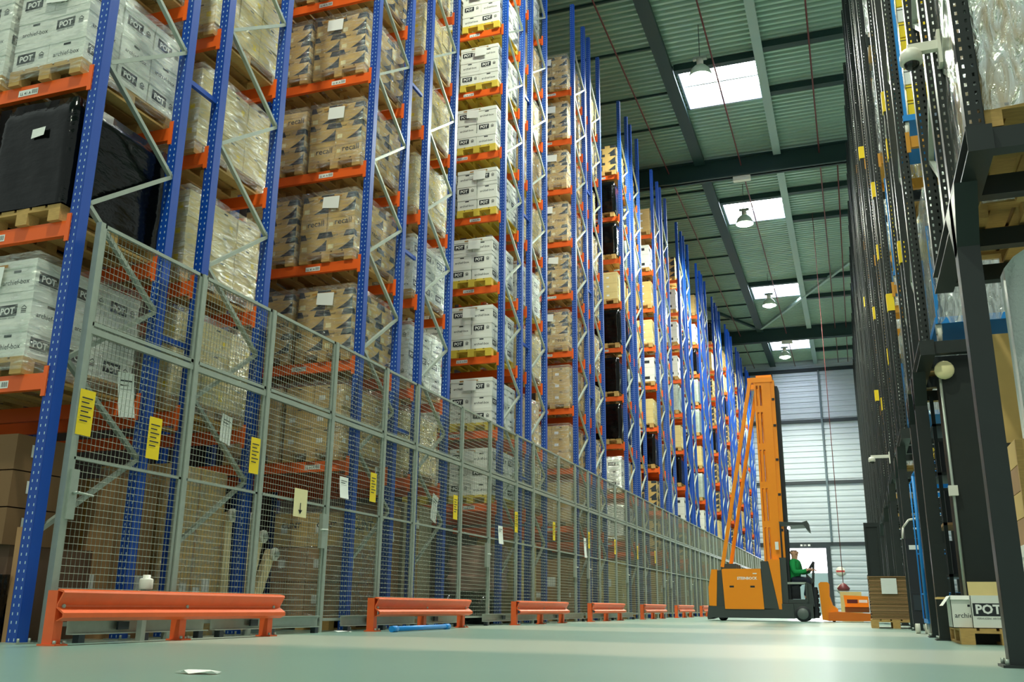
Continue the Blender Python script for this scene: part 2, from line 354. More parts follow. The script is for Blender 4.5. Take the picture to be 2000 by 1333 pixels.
# ------------------------------------------------------------------ blue racks
XR = -5.70
LEV = [1.95, 3.23, 4.6, 5.95, 7.37, 8.70, 10.08, 11.42, 12.78]
Y0S = [5.42, 10.13, 15.28, 20.17, 25.25] + [25.25+4.98*i for i in range(1, 8)]
H = 15.3
def upright_mesh(name, face, slots, h=H, z0=0.0, w=0.1, d=0.1):
    g = MB(); t = 0.004
    g.face([(-w/2,0,z0),(w/2,0,z0),(w/2,0,h),(-w/2,0,h)], slots)
    g.box(w/2-t, w/2, 0, d, z0, h, face); g.box(-w/2, -w/2+t, 0, d, z0, h, face)
    g.box(w/2-.03, w/2, d-t, d, z0, h, face); g.box(-w/2, -w/2+.03, d-t, d, z0, h, face)
    return g.mesh(name)
UPR = upright_mesh('upright', BLUE, BLUES)
def foot_mesh():
    g = MB(); g.box(-.08,.08,-.03,.13,0,.012,GALV); g.tube((.065,.0,.01),(.065,.0,.04),.01,.01,GALV,6); g.tube((.065,.1,.01),(.065,.1,.04),.01,.01,GALV,6); return g.mesh('foot_plate')
FOOT = foot_mesh()
def beam_mesh(L, lab=False, conn=True):
    g = MB(); g.box(-L, 0, -.025, .025, -.065, .065, ORANGE)
    if conn: g.box(-.012, .03, -.058, -.047, -.13, .11, ORANGE); g.box(-.012, -.004, -.05, .05, -.13, .11, ORANGE)
    return g.mesh('beam')
BEAMN, BEAMF = beam_mesh(2.9), beam_mesh(2.9)
def shelf_label_mesh():
    g = MB(); g.box(-.11,.11,-.002,0,-.03,.03,PAPER); g.pr(T_LL, (-.03,-.002,-.018), (1,0,0), (0,0,1), .12, INK, .0008)
    for i in range(9): g.rect((.04+.007*i,-.002,-.02), (1,0,0), (0,0,1), 0, .004 if i % 3 else .002, 0, .04, INK, .0008)
    return g.mesh('shelf_label')
SLAB = shelf_label_mesh()
def brace_mesh(dy, dz):
    g = MB(); g.bar((0, 0, 0), (0, dy, dz), .04, .035, GALV, (1,0,0)); return g.mesh('brace')
BR_UP, BR_DN = brace_mesh(0.92, 0.66), brace_mesh(0.92, -0.66)
def fused_rack(nlev):
    g = MB()
    for yy in (0, 1.02):
        for (a, b, c, dd, m) in ((-.05,.05,0,.004,BLUE), (.046,.05,0,.1,BLUE), (-.05,-.046,0,.1,BLUE)):
            g.box(XR-.05+a, XR-.05+b, yy+c, yy+dd, 0, H, m)
    z = .82
    while z < H-1.4:
        g.bar((XR-.03, .1, z), (XR-.03, 1.02, z+.66), .04, .035, GALV, (1,0,0)); g.bar((XR-.03, .1, z+1.32), (XR-.03, 1.02, z+.66), .04, .035, GALV, (1,0,0)); z += 1.32
    for z in LEV:
        for yy in (.045, 1.07):
            g.box(XR-1.9, XR-.1, yy-.025, yy+.025, z-.065, z+.065, ORANGE); g.box(XR-.112, XR-.07, yy-.045, yy-.03, z-.13, z+.11, ORANGE)
    return g.mesh('pallet_rack')
FUSED = None
RACKY = []
for m, y0 in enumerate(Y0S):
    offs = (0.0, 1.55) if m == 0 else ((0.0, 1.72) if m == 1 else (0.0, 1.55))
    for side in (0, 1):
        RACKY.append(y0+offs[side])
def build_rack(r):
    y0 = RACKY[r]; near = r % 2 == 0
    lab = 'blue steel pallet rack with orange beams, %s from the camera on the left' % ORD[r+1]
    if r >= 12:
        global FUSED
        if FUSED is None: FUSED = fused_rack(9)
        tag(link('pallet_rack', FUSED, None, (0, y0, 0)), lab, 'rack', 'blue pallet racks'); return
    t = thing('pallet_rack', lab, 'rack', (XR-.05, y0, 0), 'blue pallet racks')
    for yy in (0, 1.02):
        u = link('upright', UPR, t, (0, yy, 0)); link('foot_plate', FOOT, u)
        if r < 5: u = link('upright', UPR, t, (-2.9, yy, 0)); link('foot_plate', FOOT, u)
    z = .82
    while z < H-1.4:
        link('brace', BR_UP, t, (.02, .1, z)); link('brace', BR_DN, t, (.02, .1, z+1.32)); z += 1.32
    for i, z in enumerate(LEV):
        if near: b = link('beam', BEAMN, t, (-.05, .045, z)); link('shelf_label', SLAB, b, (-.5 - .1*((i*3) % 4), -.026, -.005))
        else: link('beam', BEAMF, t, (-.05, .045, z))
        link('beam', BEAMF, t, (-.05, 1.07, z))
    if r % 2 == 0 and r < 8:
        for z in (2.6, 5.2, 7.9, 10.6):
            g = MB(); g.bar((.0, 1.12, z), (.0, 1.54, z), .04, .05, BLUE); g.build('row_spacer', t)
for r in range(24): build_rack(r)

# ------------------------------------------------------------------ pallets, boxes, film
def pallet_meshes(m):
    D = MB()
    for i in range(5): x = -.4+.0+i*.1655; D.box(x, x+.138, 0, 1.2, .122, .144, m)
    for yy in (0, .54, 1.08): D.box(-.4, .4, yy, yy+.12, .1, .122, m)
    B = MB(); B.box(-.06, .06, -.06, .06, .022, .1, m)
    K = MB(); K.box(-.06, .06, 0, 1.2, 0, .022, m)
    A = MB(); A.v = list(D.v); A.f = list(D.f); A.mi = list(D.mi); A.mats = list(D.mats); A.sm = list(D.sm)
    for x in (-.34, 0, .34):
        A.box(x-.06, x+.06, 0, 1.2, 0, .022, m)
        for yy in (.06, .6, 1.14): A.box(x-.06, x+.06, yy-.06, yy+.06, .022, .1, m)
    return D.mesh('deck'), B.mesh('block'), K.mesh('skid'), A.mesh('pallet')
PAL = {'wood': pallet_meshes(WOOD), 'yellow': pallet_meshes(YWOOD)}
def pallet(kind, x, y, z, label, parts, group='pallets on the blue racks', rz=0):
    P = PAL[kind]
    if not parts: return tag(link('pallet', P[3], None, (x, y, z), rz), label, 'pallet', group)
    t = thing('pallet', label, 'pallet', (x, y, z), group, rz); link('deck', P[0], t)
    for xx in (-.34, 0, .34):
        link('skid', P[2], t, (xx, 0, 0))
        for yy in (.06, .6, 1.14): link('block', P[1], t, (xx, yy, 0))
    return t
BW, BD, BH = 0.405, 0.392, 0.272
def face_pot(g, o, u, w, h):
    g.rect(o, u, UZ, w*.1, w*.62, h*.26, h*.62, INK)
    g.pr(T_POT, Vector(o)+Vector(u)*(w*.36)+Vector((0,0,h*.335)), u, UZ, w*.38, INKW, .0024)
    g.pr(T_SUB, Vector(o)+Vector(u)*(w*.36)+Vector((0,0,h*.19)), u, UZ, w*.46, INK)
    g.pr(HOUSE, Vector(o)+Vector(u)*(w*.8)+Vector((0,0,h*.45)), u, UZ, w*.17, INK)
def face_arc(g, o, u, w, h):
    g.rect(o, u, UZ, w*.4, w*.6, h*.6, h*.68, INK)
    g.pr(T_ARC, Vector(o)+Vector(u)*(w*.5)+Vector((0,0,h*.24)), u, UZ, w*.72, INK)
def body_pot(v):
    g = MB(); w, d, h = BW-.01, BD-.01, BH; g.box(-w/2, w/2, -d/2, d/2, 0, h-.004, WHITEB)
    of, os_ = (-w/2, -d/2, 0), (w/2, -d/2, 0)
    (face_pot if v == 0 else face_arc)(g, of, UX, w, h); (face_arc if v == 0 else face_pot)(g, os_, UY, d, h)
    return g.mesh('archive_box')
def lid_mesh(m):
    g = MB(); g.box(-BW/2, BW/2, -BD/2, BD/2, BH-.07, BH, m); return g.mesh('lid')
POTB = [body_pot(0), body_pot(1)]; LIDW = lid_mesh(WHITEB)
def body_rec(v):
    g = MB(); w, d, h = BW-.004, BD-.004, BH; g.box(-w/2, w/2, -d/2, d/2, 0, h, KRAFT)
    for (o, u, ww) in (((-w/2,-d/2,0), UX, w), ((w/2,-d/2,0), UY, d)):
        if v == 0:     # navy lid band with a kraft wedge, dark swoosh low on the face
            for poly in ([(0,.7),(.24,.7),(.16,1),(0,1)], [(.62,.7),(1,.7),(1,1),(.7,1)]):
                g.pr(([(a*ww, b*h) for a, b in poly], [tuple(range(len(poly)))]), o, u, UZ, 1, NAVY)
            sw = [(.42,.02),(1,.02),(1,.62),(.93,.5),(.82,.36),(.66,.2)]
            g.pr(([(a*ww, b*h) for a, b in sw], [tuple(range(6))]), o, u, UZ, 1, NAVY)
            g.rect(o, u, UZ, ww*.06, ww*.26, h*.1, h*.34, CREAM)
            g.pr(T_REC, Vector(o)+Vector(u)*(ww*.3)+Vector((0,0,h*.76)), u, UZ, ww*.2, NAVY)
        else:
            g.pr(T_REC, Vector(o)+Vector(u)*(ww*.58)+Vector((0,0,h*.36)), u, UZ, ww*.62, NAVY)
            g.rect(o, u, UZ, ww*.06, ww*.2, h*.3, h*.5, CREAM)
            g.rect(o, u, UZ, 0, ww, h*.71, h*.72, NAVY)
    return g.mesh('storage_box')
RECB = [body_rec(0), body_rec(1)]
def body_kraft(v):
    g = MB(); w, d, h = BW-.004, BD-.004, BH; m = (KRAFT2, KRAFT, KRAFT3)[v]; g.box(-w/2, w/2, -d/2, d/2, 0, h, m)
    for (o, u, ww) in (((-w/2,-d/2,0), UX, w), ((w/2,-d/2,0), UY, d)):
        g.rect(o, u, UZ, 0, ww, h*.74, h*.75, TAPE)
        if v == 0: g.rect(o, u, UZ, ww*.7, ww*.84, h*.3, h*.52, YEL); g.rect(o, u, UZ, ww*.42, ww*.58, h*.84, h*.9, INK)
        if v == 1: g.rect(o, u, UZ, ww*.15, ww*.38, h*.3, h*.52, PAPER); g.rect(o, u, UZ, ww*.42, ww*.58, h*.84, h*.9, INK)
        if v == 2: g.rect(o, u, UZ, ww*.47, ww*.53, 0, h, TAPE)
    return g.mesh('carton')
KRB = [body_kraft(i) for i in range(3)]
def wrinkle(w, d, h, m, name, amp=.018, n=9, seed=0):
    """closed shell round a load, its sides drawn in and creased"""
    rnd = random.Random(seed); g = MB(); k = g._m(m)
    pts = []
    for i in range(n): pts.append((-w/2+w*i/n, -d/2))
    for i in range(n): pts.append((w/2, -d/2+d*i/n))
    for i in range(n): pts.append((w/2-w*i/n, d/2))
    for i in range(n): pts.append((-w/2, d/2-d*i/n))
    N = len(pts); R = 7
    for j in range(R+1):
        for i, (x, y) in enumerate(pts):
            s_ = 1 + (rnd.random()-.5)*amp*2
            ang = amp*1.2*math.sin(i*1.7+j*.9)
            g.v.append((x*(s_)+ang*.4, y*(s_)+ang*.4, h*j/R + (rnd.random()-.5)*.02*(0 < j < R)))
    for j in range(R):
        for i in range(N):
            a = j*N+i; b = j*N+(i+1) % N; g.f.append((a, b, b+N, a+N)); g.mi.append(k); g.sm.append(True)
    g.f.append(tuple(range(R*N, R*N+N))); g.mi.append(k); g.sm.append(False)
    return g.mesh(name)
FILMS = [wrinkle(.845, 1.23, .99, FILM, 'stretch_wrap', .008, 9, s) for s in range(3)]
BFILM.node_tree.nodes['Principled BSDF'].inputs['Specular IOR Level'].default_value = .35
BLACKL = [wrinkle(.84, 1.22, .98, BFILM, 'wrapped_load', .012, 9, 10+s) for s in range(3)]
SILVERL = [wrinkle(.84, 1.22, 1.0, mat('cloudy_wrap', '#aab7ae', 0.22, bump=0.9, bscale=3, stretch=(3, 3, 10), vary=.35, scale=3), 'wrapped_load', .02, 9, 20+s) for s in range(2)]
POSN = {(1,0): 'front corner', (0,0): 'front inner', (1,1): 'side middle', (1,2): 'side back'}
LAY = ['bottom', 'middle', 'top']
BOXES = {'pot': ('archive_box', 'white lidded archive box', 'archive box', 'white archive boxes in the blue racks'),
         'rec': ('storage_box', 'printed brown storage box', 'storage box', 'printed storage boxes in the blue racks'),
         'kr': ('carton', 'plain brown carton', 'carton', 'plain cartons in the blue racks')}
def shelf_name(li): return 'floor' if li < 0 else ORD[li+1]+' shelf'
def put_box(kind, x, y, z, label, v, rz, group, parts=True):
    nm, desc, cat, _ = BOXES[kind]
    if kind == 'pot':
        if parts:
            t = thing(nm, label, cat, (x, y, z), group, rz); link('body', POTB[v % 2], t); link('lid', LIDW, t); return t
        return tag(link(nm, POTB[v % 2], None, (x, y, z), rz), label, cat, group)
    me = RECB[v % 2] if kind == 'rec' else KRB[v % 3]
    return tag(link(nm, me, None, (x, y, z), rz), label, cat, group)
def full_load(r, li, kind, xr, y, z, inner, front, pal='wood', film=True, var=0, layers=3, parts=False):
    """pallet + its boxes + film on one shelf place; inner = second pallet in from the aisle"""
    rack = 'of the %s blue rack' % ORD[r+1]; shelf = shelf_name(li); xc = xr-.4
    pl = ('inner ' if inner else 'outer ')
    pallet(pal, xc, y, z, '%s pallet, %s%s %s' % ('yellow' if pal == 'yellow' else 'bare wood', pl, shelf, rack), parts)
    nm, desc, cat, grp = BOXES[kind]
    for iz in range(layers):
        for (ix, iy) in ((1,0), (0,0), (1,1), (1,2)):
            if iy > 0 and inner: continue
            if (ix, iy) == (0,0) and not front: continue
            bx = xc + (-.203 if ix == 0 else .203) + random.uniform(-.006, .006); by = y+.2+.4*iy + random.uniform(-.006, .006)
            v = (ix+iz+var) if kind != 'kr' else var
            if kind == 'rec' : v = 0 if (iz+var) % 3 else (0 if var % 2 else 1)
            pos = ('inner pallet ' + ('right' if ix else 'left')) if inner else (POSN[(ix, iy)] if front else ('side front' if iy == 0 else POSN[(ix, iy)]))
            put_box(kind, bx, by, z+.145+.2735*iz, '%s, %s layer, %s, %s %s' % (desc, LAY[iz], pos, shelf, rack), v, random.uniform(-.02, .02), grp, parts=(r < 6))
    if film:
        f = link('stretch_wrap', FILMS[(r+li) % 3], None, (xc, y+.6, z+.03)); tag(f, 'clear stretch film round the %sload, %s %s' % (pl, shelf, rack), 'stretch film', 'stretch films on the blue racks')
    if inner is False and front and kind in ('pot', 'rec') and li >= 0 and r < 8:
        g = MB(); dz = random.uniform(-.02, .02)
        g.face([(-.13,0,-.07+dz),(.12,-.004,-.09),(.13,-.002,.09),(-.12,0,.1)], PAPER); g.face([(-.2,.003,.075),(.16,.003,.08),(.16,.003,.105),(-.2,.003,.1)], TAPE)
        tag(g.build('paper_sheet', None, (xc-.05+random.uniform(-.08,.12), y-.028, z+.145+.2735*2+.13)), 'white paper taped on the front of the load, %s %s' % (shelf, rack), 'paper', 'papers taped on loads')
def dark_load(r, li, xr, y, z, inner=False, silver=False):
    rack = 'of the %s blue rack' % ORD[r+1]; shelf = shelf_name(li); pl = 'inner' if inner else 'outer'
    pallet('wood', xr-.4, y, z, 'bare wood pallet, %s %s %s' % (pl, shelf, rack), False)
    me = (SILVERL[li % 2] if silver else BLACKL[(r+li) % 3])
    tag(link('wrapped_load', me, None, (xr-.4, y+.6, z+.147)), '%s load, %s %s %s' % ('cloudy film wrapped' if silver else 'black film wrapped', pl, shelf, rack), 'wrapped load', 'film wrapped loads on the blue racks')
BT = .066   # beam centre to shelf surface
FARSTUFF = {'pot': MB(), 'rec': MB(), 'kr': MB()}
def stuff_load(r, li, kind, xr, y, z, front):
    g = FARSTUFF[kind]; xc = xr-.4
    pallet('wood', xc, y, z, 'bare wood pallet, outer %s of the %s blue rack' % (shelf_name(li), ORD[r+1]), False)
    for iz in range(3):
        for (ix, iy) in ((1,0), (0,0), (1,1), (1,2)):
            if (ix, iy) == (0,0) and not front: continue
            x = xc+(-.203 if ix == 0 else .203); yy = y+.2+.4*iy; zz = z+.145+.2735*iz; w, d, h = BW, BD, BH
            mm = {'pot': WHITEB, 'rec': KRAFT, 'kr': (KRAFT2 if (r+li) % 2 else KRAFT)}[kind]
            g.box(x-w/2, x+w/2, yy-d/2, yy+d/2, zz, zz+h, mm)
            for (o, u, ww) in (((x-w/2, yy-d/2, zz), UX, w), ((x+w/2, yy-d/2, zz), UY, d)):
                if kind == 'pot':
                    if (ix+iy+iz) % 2: g.rect(o, u, UZ, ww*.1, ww*.62, h*.26, h*.62, INK)
                    g.rect(o, u, UZ, 0, ww, h*.74, h*.76, GREYW)
                elif kind == 'rec':
                    g.rect(o, u, UZ, ww*.6, ww, h*.7, h, NAVY); g.rect(o, u, UZ, 0, ww*.2, h*.7, h, NAVY)
                    g.pr(([(.42*ww,0),(ww,0),(ww,h*.6)], [(0,1,2)]), o, u, UZ, 1, NAVY)
                else: g.rect(o, u, UZ, ww*.2, ww*.4, h*.3, h*.5, PAPER); g.rect(o, u, UZ, 0, ww, h*.74, h*.76, TAPE)
PLAN = {0: {0: 'pot', 1: 'blk', 2: 'pot', 3: 'pot'}, 1: {0: 'kr', 1: 'kr', 2: 'kr', 3: 'kr', 4: 'kr'},
        2: {0: 'kr', 1: 'rec', 2: 'rec', 3: 'rec', 4: 'rec', 5: 'rec'}, 3: {0: 'kr', 1: 'pot', 2: 'pot', 3: 'kr', 4: 'kr', 5: 'kr', 6: 'kr'},
        4: {i: 'pot' for i in range(9)}, 5: {i: ('kr', 'kr', 'kr', 'pot', 'kr')[i % 5] for i in range(9)},
        6: {0: 'kr', 1: 'kr', 2: 'kr', 3: 'rec', 4: 'rec', 5: 'rec', 6: 'rec', 7: 'rec', 8: 'rec'}, 7: {i: ('kr', 'rec', 'kr')[i % 3] for i in range(9)},
        8: {0: 'pot', 1: 'pot', 2: 'blk', 3: 'blk', 4: 'blk', 5: 'kr', 6: 'blk', 7: 'blk', 8: 'rec'}}
rr = random.Random(3)
for r in range(24):
    y0 = RACKY[r]-.02; near = r % 2 == 0
    for li, zc in enumerate(LEV):
        if r < 9 and li not in PLAN[r]: continue
        z = zc+BT; xr = XR-.2 + (-.12 if (r == 0 and li == 0) else 0) + rr.uniform(-.04, .05)
        kind = PLAN[r][li] if r < 9 else rr.choice(['rec', 'kr', 'pot', 'rec', 'blk', 'sil', 'kr'] if near else ['kr', 'pot', 'rec', 'sil', 'kr'])
        if kind in ('blk', 'sil'):
            dark_load(r, li, xr, y0, z, silver=kind == 'sil')
            if r == 0:
                dark_load(r, li, xr-.9, y0, z, True)
                g = MB(); g.face([(-.07,0,-.045),(.07,-.004,-.03),(.075,0,.05),(-.065,0,.04)], PAPER)
                tag(g.build('paper_sheet', None, (-6.23, y0-.03, 4.12)), 'small white paper on the black film wrapped load', 'paper', 'papers taped on loads')
            continue
        if r < 8 or (r == 8 and kind == 'pot'):
            pal = 'yellow' if r == 4 or (r == 5 and li % 2) else 'wood'
            full_load(r, li, kind, xr, y0, z, False, near, pal, film=(r < 10 and not (r == 4)), var=(li + (0 if kind != 'kr' else r)) % 3 if kind != 'kr' else (0 if r in (1, 3) else (1 if r in (2, 6) else (li % 2))), parts=(r < 5))
            if near and r in (0, 2, 4): full_load(r, li, kind, xr-.9, y0, z, True, True, pal, film=(r < 3), var=1+li if kind != 'kr' else 1)
        else: stuff_load(r, li, kind, xr, y0, z, near)
for kd, nm, lab in (('pot', 'archive_boxes', 'white archive boxes stacked in the distant blue racks'), ('rec', 'storage_boxes', 'printed brown boxes stacked in the distant blue racks'), ('kr', 'cartons', 'plain cartons stacked in the distant blue racks')):
    tag(FARSTUFF[kd].build(nm), lab, 'boxes', kind='stuff')
# ------------------------------------------------------------------ mesh fence along the rack ends
XF = -5.64
FH = 3.31
def wires(w, z0, z1, sy_=.045, sz=.055, d=.0021):
    g = MB(); n = max(2, round(w/sy_)); m = max(2, round((z1-z0)/sz)); k = g._m(WIRE)
    def tri(p, q, a, b):
        s = len(g.v)
        for e in (p, q):
            for (i, j) in ((-1,-.6), (1,-.6), (0,1)): g.v.append((e[0]+a[0]*i*d+b[0]*j*d, e[1]+a[1]*i*d+b[1]*j*d, e[2]+a[2]*i*d+b[2]*j*d))
        for i in range(3):
            j = (i+1) % 3; g.f.append((s+i, s+j, s+3+j, s+3+i)); g.mi.append(k); g.sm.append(False)
    for i in range(n+1): y = w*i/n; tri((0, y, z0), (0, y, z1), (1.3,0,0), (0,1.3,0))
    for i in range(m+1): z = z0+(z1-z0)*i/m; tri((.004, 0, z), (.004, w, z), (1,0,0), (0,0,1))
    return g.mesh('wire_mesh')
PCACHE = {}
def fence_panel(y0, y1, gate, lab, hy=None):
    w = round(y1-y0-.012, 2); key = (w, gate)
    t = thing('mesh_gate' if gate else 'fence_panel', lab, 'gate' if gate else 'fence', (XF, y0, 0), 'mesh fence along the rack ends')
    if key not in PCACHE:
        g = MB(); p = .028
        g.box(-p, p, 0, .05, 0, FH, GALV)
        post = g.mesh('post')
        f = MB()
        for (a, b) in ((.05, .08), (w-.03, w)): f.box(-.014, .014, a, b, .12, FH, GALV)
        for z in (.12, 1.36, 2.44, FH-.03): f.box(-.014, .014, .05, w, z, z+(.03 if z != 1.36 else .02), GALV)
        f.box(-.02, .02, .05, w, 2.37, 2.42, GALV)
        PCACHE[key] = (post, f.mesh('frame'), wires(w-.05, .12, FH))
    a, b, c = PCACHE[key]
    link('post', a, t); link('frame', b, t); link('wire_mesh', c, t, (0, .05, 0))
    if gate and hy is not None:
        g = MB(); g.box(.0, .045, hy-.04, hy+.04, .9, 1.28, GALV); g.build('lock_box', t)
        g = MB(); s = 1 if hy < w/2 else -1
        g.tube((.045, hy, 1.1), (.09, hy, 1.1), .012, .012, GALV, 8); g.tube((.09, hy, 1.1), (.09, hy+s*.16, 1.09), .011, .009, GALV, 8); g.build('door_handle', t)
posts = [5.58, 6.91, 8.08, 9.41]; gates = {0: .07, 2: 1.27}
for m in range(1, 12):
    for o in (.6, 1.56, 3.2, 4.42): posts.append(Y0S[m]+o)
pn = 0
for i in range(len(posts)-1):
    gate = i in gates or (i > 3 and i % 4 == 2 or (i > 3 and i % 4 == 3 and i % 8 == 3))
    hy = gates.get(i, (posts[i+1]-posts[i]-.09) if gate else None)
    nth = i+1
    def num(n):
        return ORD[n] if n < 27 else ['twenty','thirty','forty'][n//10-2]+'-'+ORD[n % 10] if n % 10 else ['twentieth','thirtieth','fortieth'][n//10-2]
    fence_panel(posts[i], posts[i+1], gate, 'galvanised wire mesh %s, %s panel of the fence from the camera' % ('gate with a lock' if gate else 'panel', num(nth)), hy)
# warning signs and hanging papers on the fence
def sheet(name, lab, cat, y, z, w, h, m, x=XF+.03, tilt=0.0, lines=5, arrow=False, group=None, curl=0.0):
    g = MB(); N = 6; k = g._m(m)
    for i in range(N+1):
        t = i/N; g.v.append((curl*t*t, -w/2, h/2-h*t)); g.v.append((curl*t*t, w/2, h/2-h*t))
    for i in range(N): g.f.append((2*i+2, 2*i+3, 2*i+1, 2*i)); g.mi.append(k); g.sm.append(True)
    if lines:
        for i in range(lines): g.rect((0.001, -w/2, h*.3-i*h*.1), UY, UZ, w*.15, w*(.85 - .2*(i % 2)), 0, h*.03, INK, .002)
    if arrow: g.rect((.001, 0, -h*.35), UY, UZ, -.008, .008, 0, h*.35, INK, .002); g.pr(([(-.04,-h*.25),(0,-h*.4),(.04,-h*.25)], [(0,1,2)]), (.001,0,0), UY, UZ, 1, INK, .002)
    o = g.build(name, None, (x, y, z)); o.rotation_euler = (tilt, 0, 0)
    return tag(o, lab, cat, group)
SG = 'yellow signs on the fence'
for i, (y, z) in enumerate(((5.68, 1.73), (6.48, 1.66), (7.95, 1.73), (10.48, 1.71), (13.1, 1.72), (15.85, 1.73), (18.1, 1.74), (20.75, 1.74), (23.2, 1.74), (25.8, 1.74), (28.2, 1.74))):
    if i in (0, 1): g = None
    sheet('warning_sign', 'yellow printed warning sign on the mesh fence, %s from the camera' % ORD[i+1], 'sign', y, z, .16, .36, YEL, lines=6, group=SG)
g = MB(); g.rect((0,0,0), UY, UZ, -.05, .05, -.04, .05, mat('sign_picture', '#3c8f5e', .5), .003)
PG = 'papers hanging on the fence'
for i, (y, z, w, h, x, tl, m, ar, lab) in enumerate((
    (6.17, 1.98, .19, .38, XF-.05, .12, PAPER, False, 'white paper hanging crooked behind the first mesh gate'),
    (7.55, 1.93, .17, .28, XF-.05, -.15, PAPER, False, 'white paper curling behind the mesh between second and third yellow signs'),
    (8.85, 1.35, .26, .3, XF+.03, 0, CREAM, True, 'cream paper with a down arrow on the mesh gate'),
    (9.75, 1.62, .2, .25, XF+.03, 0, PAPER, False, 'white printed notice right of the cream arrow paper'),
    (10.75, 1.82, .17, .36, XF-.05, .05, PAPER, False, 'white paper hanging right of the fourth yellow sign'),
    (12.5, 1.65, .2, .4, XF-.05, -.3, PAPER, False, 'white paper slanting left of the fifth yellow sign'),
    (15.05, 1.45, .22, .3, XF+.03, 0, PAPER, False, 'white notice on the mesh below the fifth rack beams'),
    (20.4, 1.55, .2, .42, XF+.03, 0, PAPER, False, 'white notice on the mesh at the seventh blue rack'))):
    sheet('paper_notice', lab, 'paper', y, z, w, h, m, x, tl, 4 if not ar else 0, ar, PG, 0.0 if ar else .02)
for i, (a, b) in enumerate(((5.75, 7.35), (7.45, 9.3), (9.8, 11.75), (11.9, 13.2), (14.2, 16.9), (17.1, 20.1), (20.3, 24.9))):
    t = thing('floor_channel', 'galvanised channel along the floor at the fence foot, %s from the camera' % ORD[i+1], 'rail', (XF+.09, a, 0), 'floor channels at the fence')
    g = MB(); L = b-a
    g.box(-.03, .03, 0, L, .06, .068, GALV); g.box(-.03, .03, 0, L, .17, .178, GALV); g.box(-.032, -.026, 0, L, .06, .178, GALV); g.build('channel', t)
    for q in (.1, L*.5, L-.1): g = MB(); g.box(-.03, .03, q-.03, q+.03, 0, .06, DARK); g.build('foot', t)
    g = MB(); g.box(.0, .02, L*.3, L*.3+.12, .09, .15, DARK); g.build('drive_box', t)

# ------------------------------------------------------------------ orange guard rails
XG = -5.32
def guard_rail(y0, L, i):
    t = thing('guard_rail', 'orange steel guard rail on the floor before the fence, %s from the camera' % ORD[i], 'guard rail', (XG, y0, 0), 'orange guard rails')
    prof = [(.0,.37),(.01,.385),(.06,.375),(.068,.36),(.022,.275),(.022,.262),(.085,.222),(.085,.19),(.03,.165),(.025,.17),(.075,.195),(.075,.215),(.012,.255),(.012,.28),(.055,.362),(.01,.372)]
    g = MB(); g.prism([(x, 0, z) for x, z in prof], (0, L, 0), RAILO); g.build('rail', t)
    for q in (.05, L*.5, L-.12):
        g = MB(); g.box(-.09, 0, q-.04, q+.04, 0, .375 if q < .1 else .34, RAILO); p = g.build('post', t)
        g = MB(); g.box(-.11, .05, q-.06, q+.06, 0, .012, RAILO); g.tube((.03, q+.045, .01), (.03, q+.045, .035), .012, .012, GALV, 8); g.tube((.03, q-.045, .01), (.03, q-.045, .035), .012, .012, GALV, 8); g.build('base_plate', p)
        g = MB(); g.tube((.01, q, .268), (.034, q, .268), .014, .014, GALV, 8); g.build('bolt', t)
for i in range(11):
    y0 = [5.35, 10.1, 15.05, 19.8, 25.0][i] if i < 5 else 25.0+4.98*(i-4)
    guard_rail(y0, 2.85 if i else 2.78, i+1)

# ------------------------------------------------------------------ things on the floor behind the fence
def carton_big(name, lab, x0, x1, y0, y1, z0, z1, m, notes=(), rz=0, band=True, txt=None, group='cartons on the rack floor'):
    cx, cy_ = (x0+x1)/2, (y0+y1)/2; g = MB(); w, d, h = (x1-x0)/2, (y1-y0)/2, z1-z0
    g.box(-w, w, -d, d, 0, h, m)
    if band: g.rect((w, -d, 0), UY, UZ, d*.96, d*1.04, 0, h, TAPE); g.rect((-w, -d, 0), UX, UZ, w*.96, w*1.04, 0, h, TAPE)
    for (a, b, s) in notes: g.rect((w, -d, 0), UY, UZ, a*2*d, a*2*d+s, b*h, b*h+s, PAPER, .003)
    for (a, b, s) in notes[:2]: g.rect((-w, -d, 0), UX, UZ, a*2*w, a*2*w+s, b*h, b*h+s, PAPER, .003)
    if txt: g.pr(txt, (w, 0, h*.55), UY, UZ, d*1.1, INK, .003); g.pr(txt, (-0, -d, h*.55), UX, UZ, w*1.1, INK, .003)
    return tag(g.build(name, None, (cx, cy_, z0), rz), lab, 'carton', group)
# first rack floor level (dark, left edge)
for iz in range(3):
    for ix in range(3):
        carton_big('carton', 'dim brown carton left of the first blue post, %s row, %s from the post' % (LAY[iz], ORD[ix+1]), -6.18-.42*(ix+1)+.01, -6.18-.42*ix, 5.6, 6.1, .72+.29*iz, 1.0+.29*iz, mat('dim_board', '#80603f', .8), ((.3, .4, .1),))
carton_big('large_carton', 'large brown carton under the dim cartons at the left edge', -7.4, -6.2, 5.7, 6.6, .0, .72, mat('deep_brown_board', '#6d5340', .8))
g = MB(); g.prism([(-.0,-.05,0),(.09,-.05,0),(.09,-.02,.0),(0,-.02,0)], (-.12,.1,.85), KRAFT3); tag(g.build('plank', None, (-5.98, 5.6, 0)), 'brown plank leaning at the foot of the first blue post', 'plank')
o = link('wrapped_load', BLACKL[1], None, (-6.25, 5.52, 0)); o.scale = (.55, .1, .5); tag(o, 'black plastic sheet bundled on the floor left of the first blue post', 'plastic sheet')
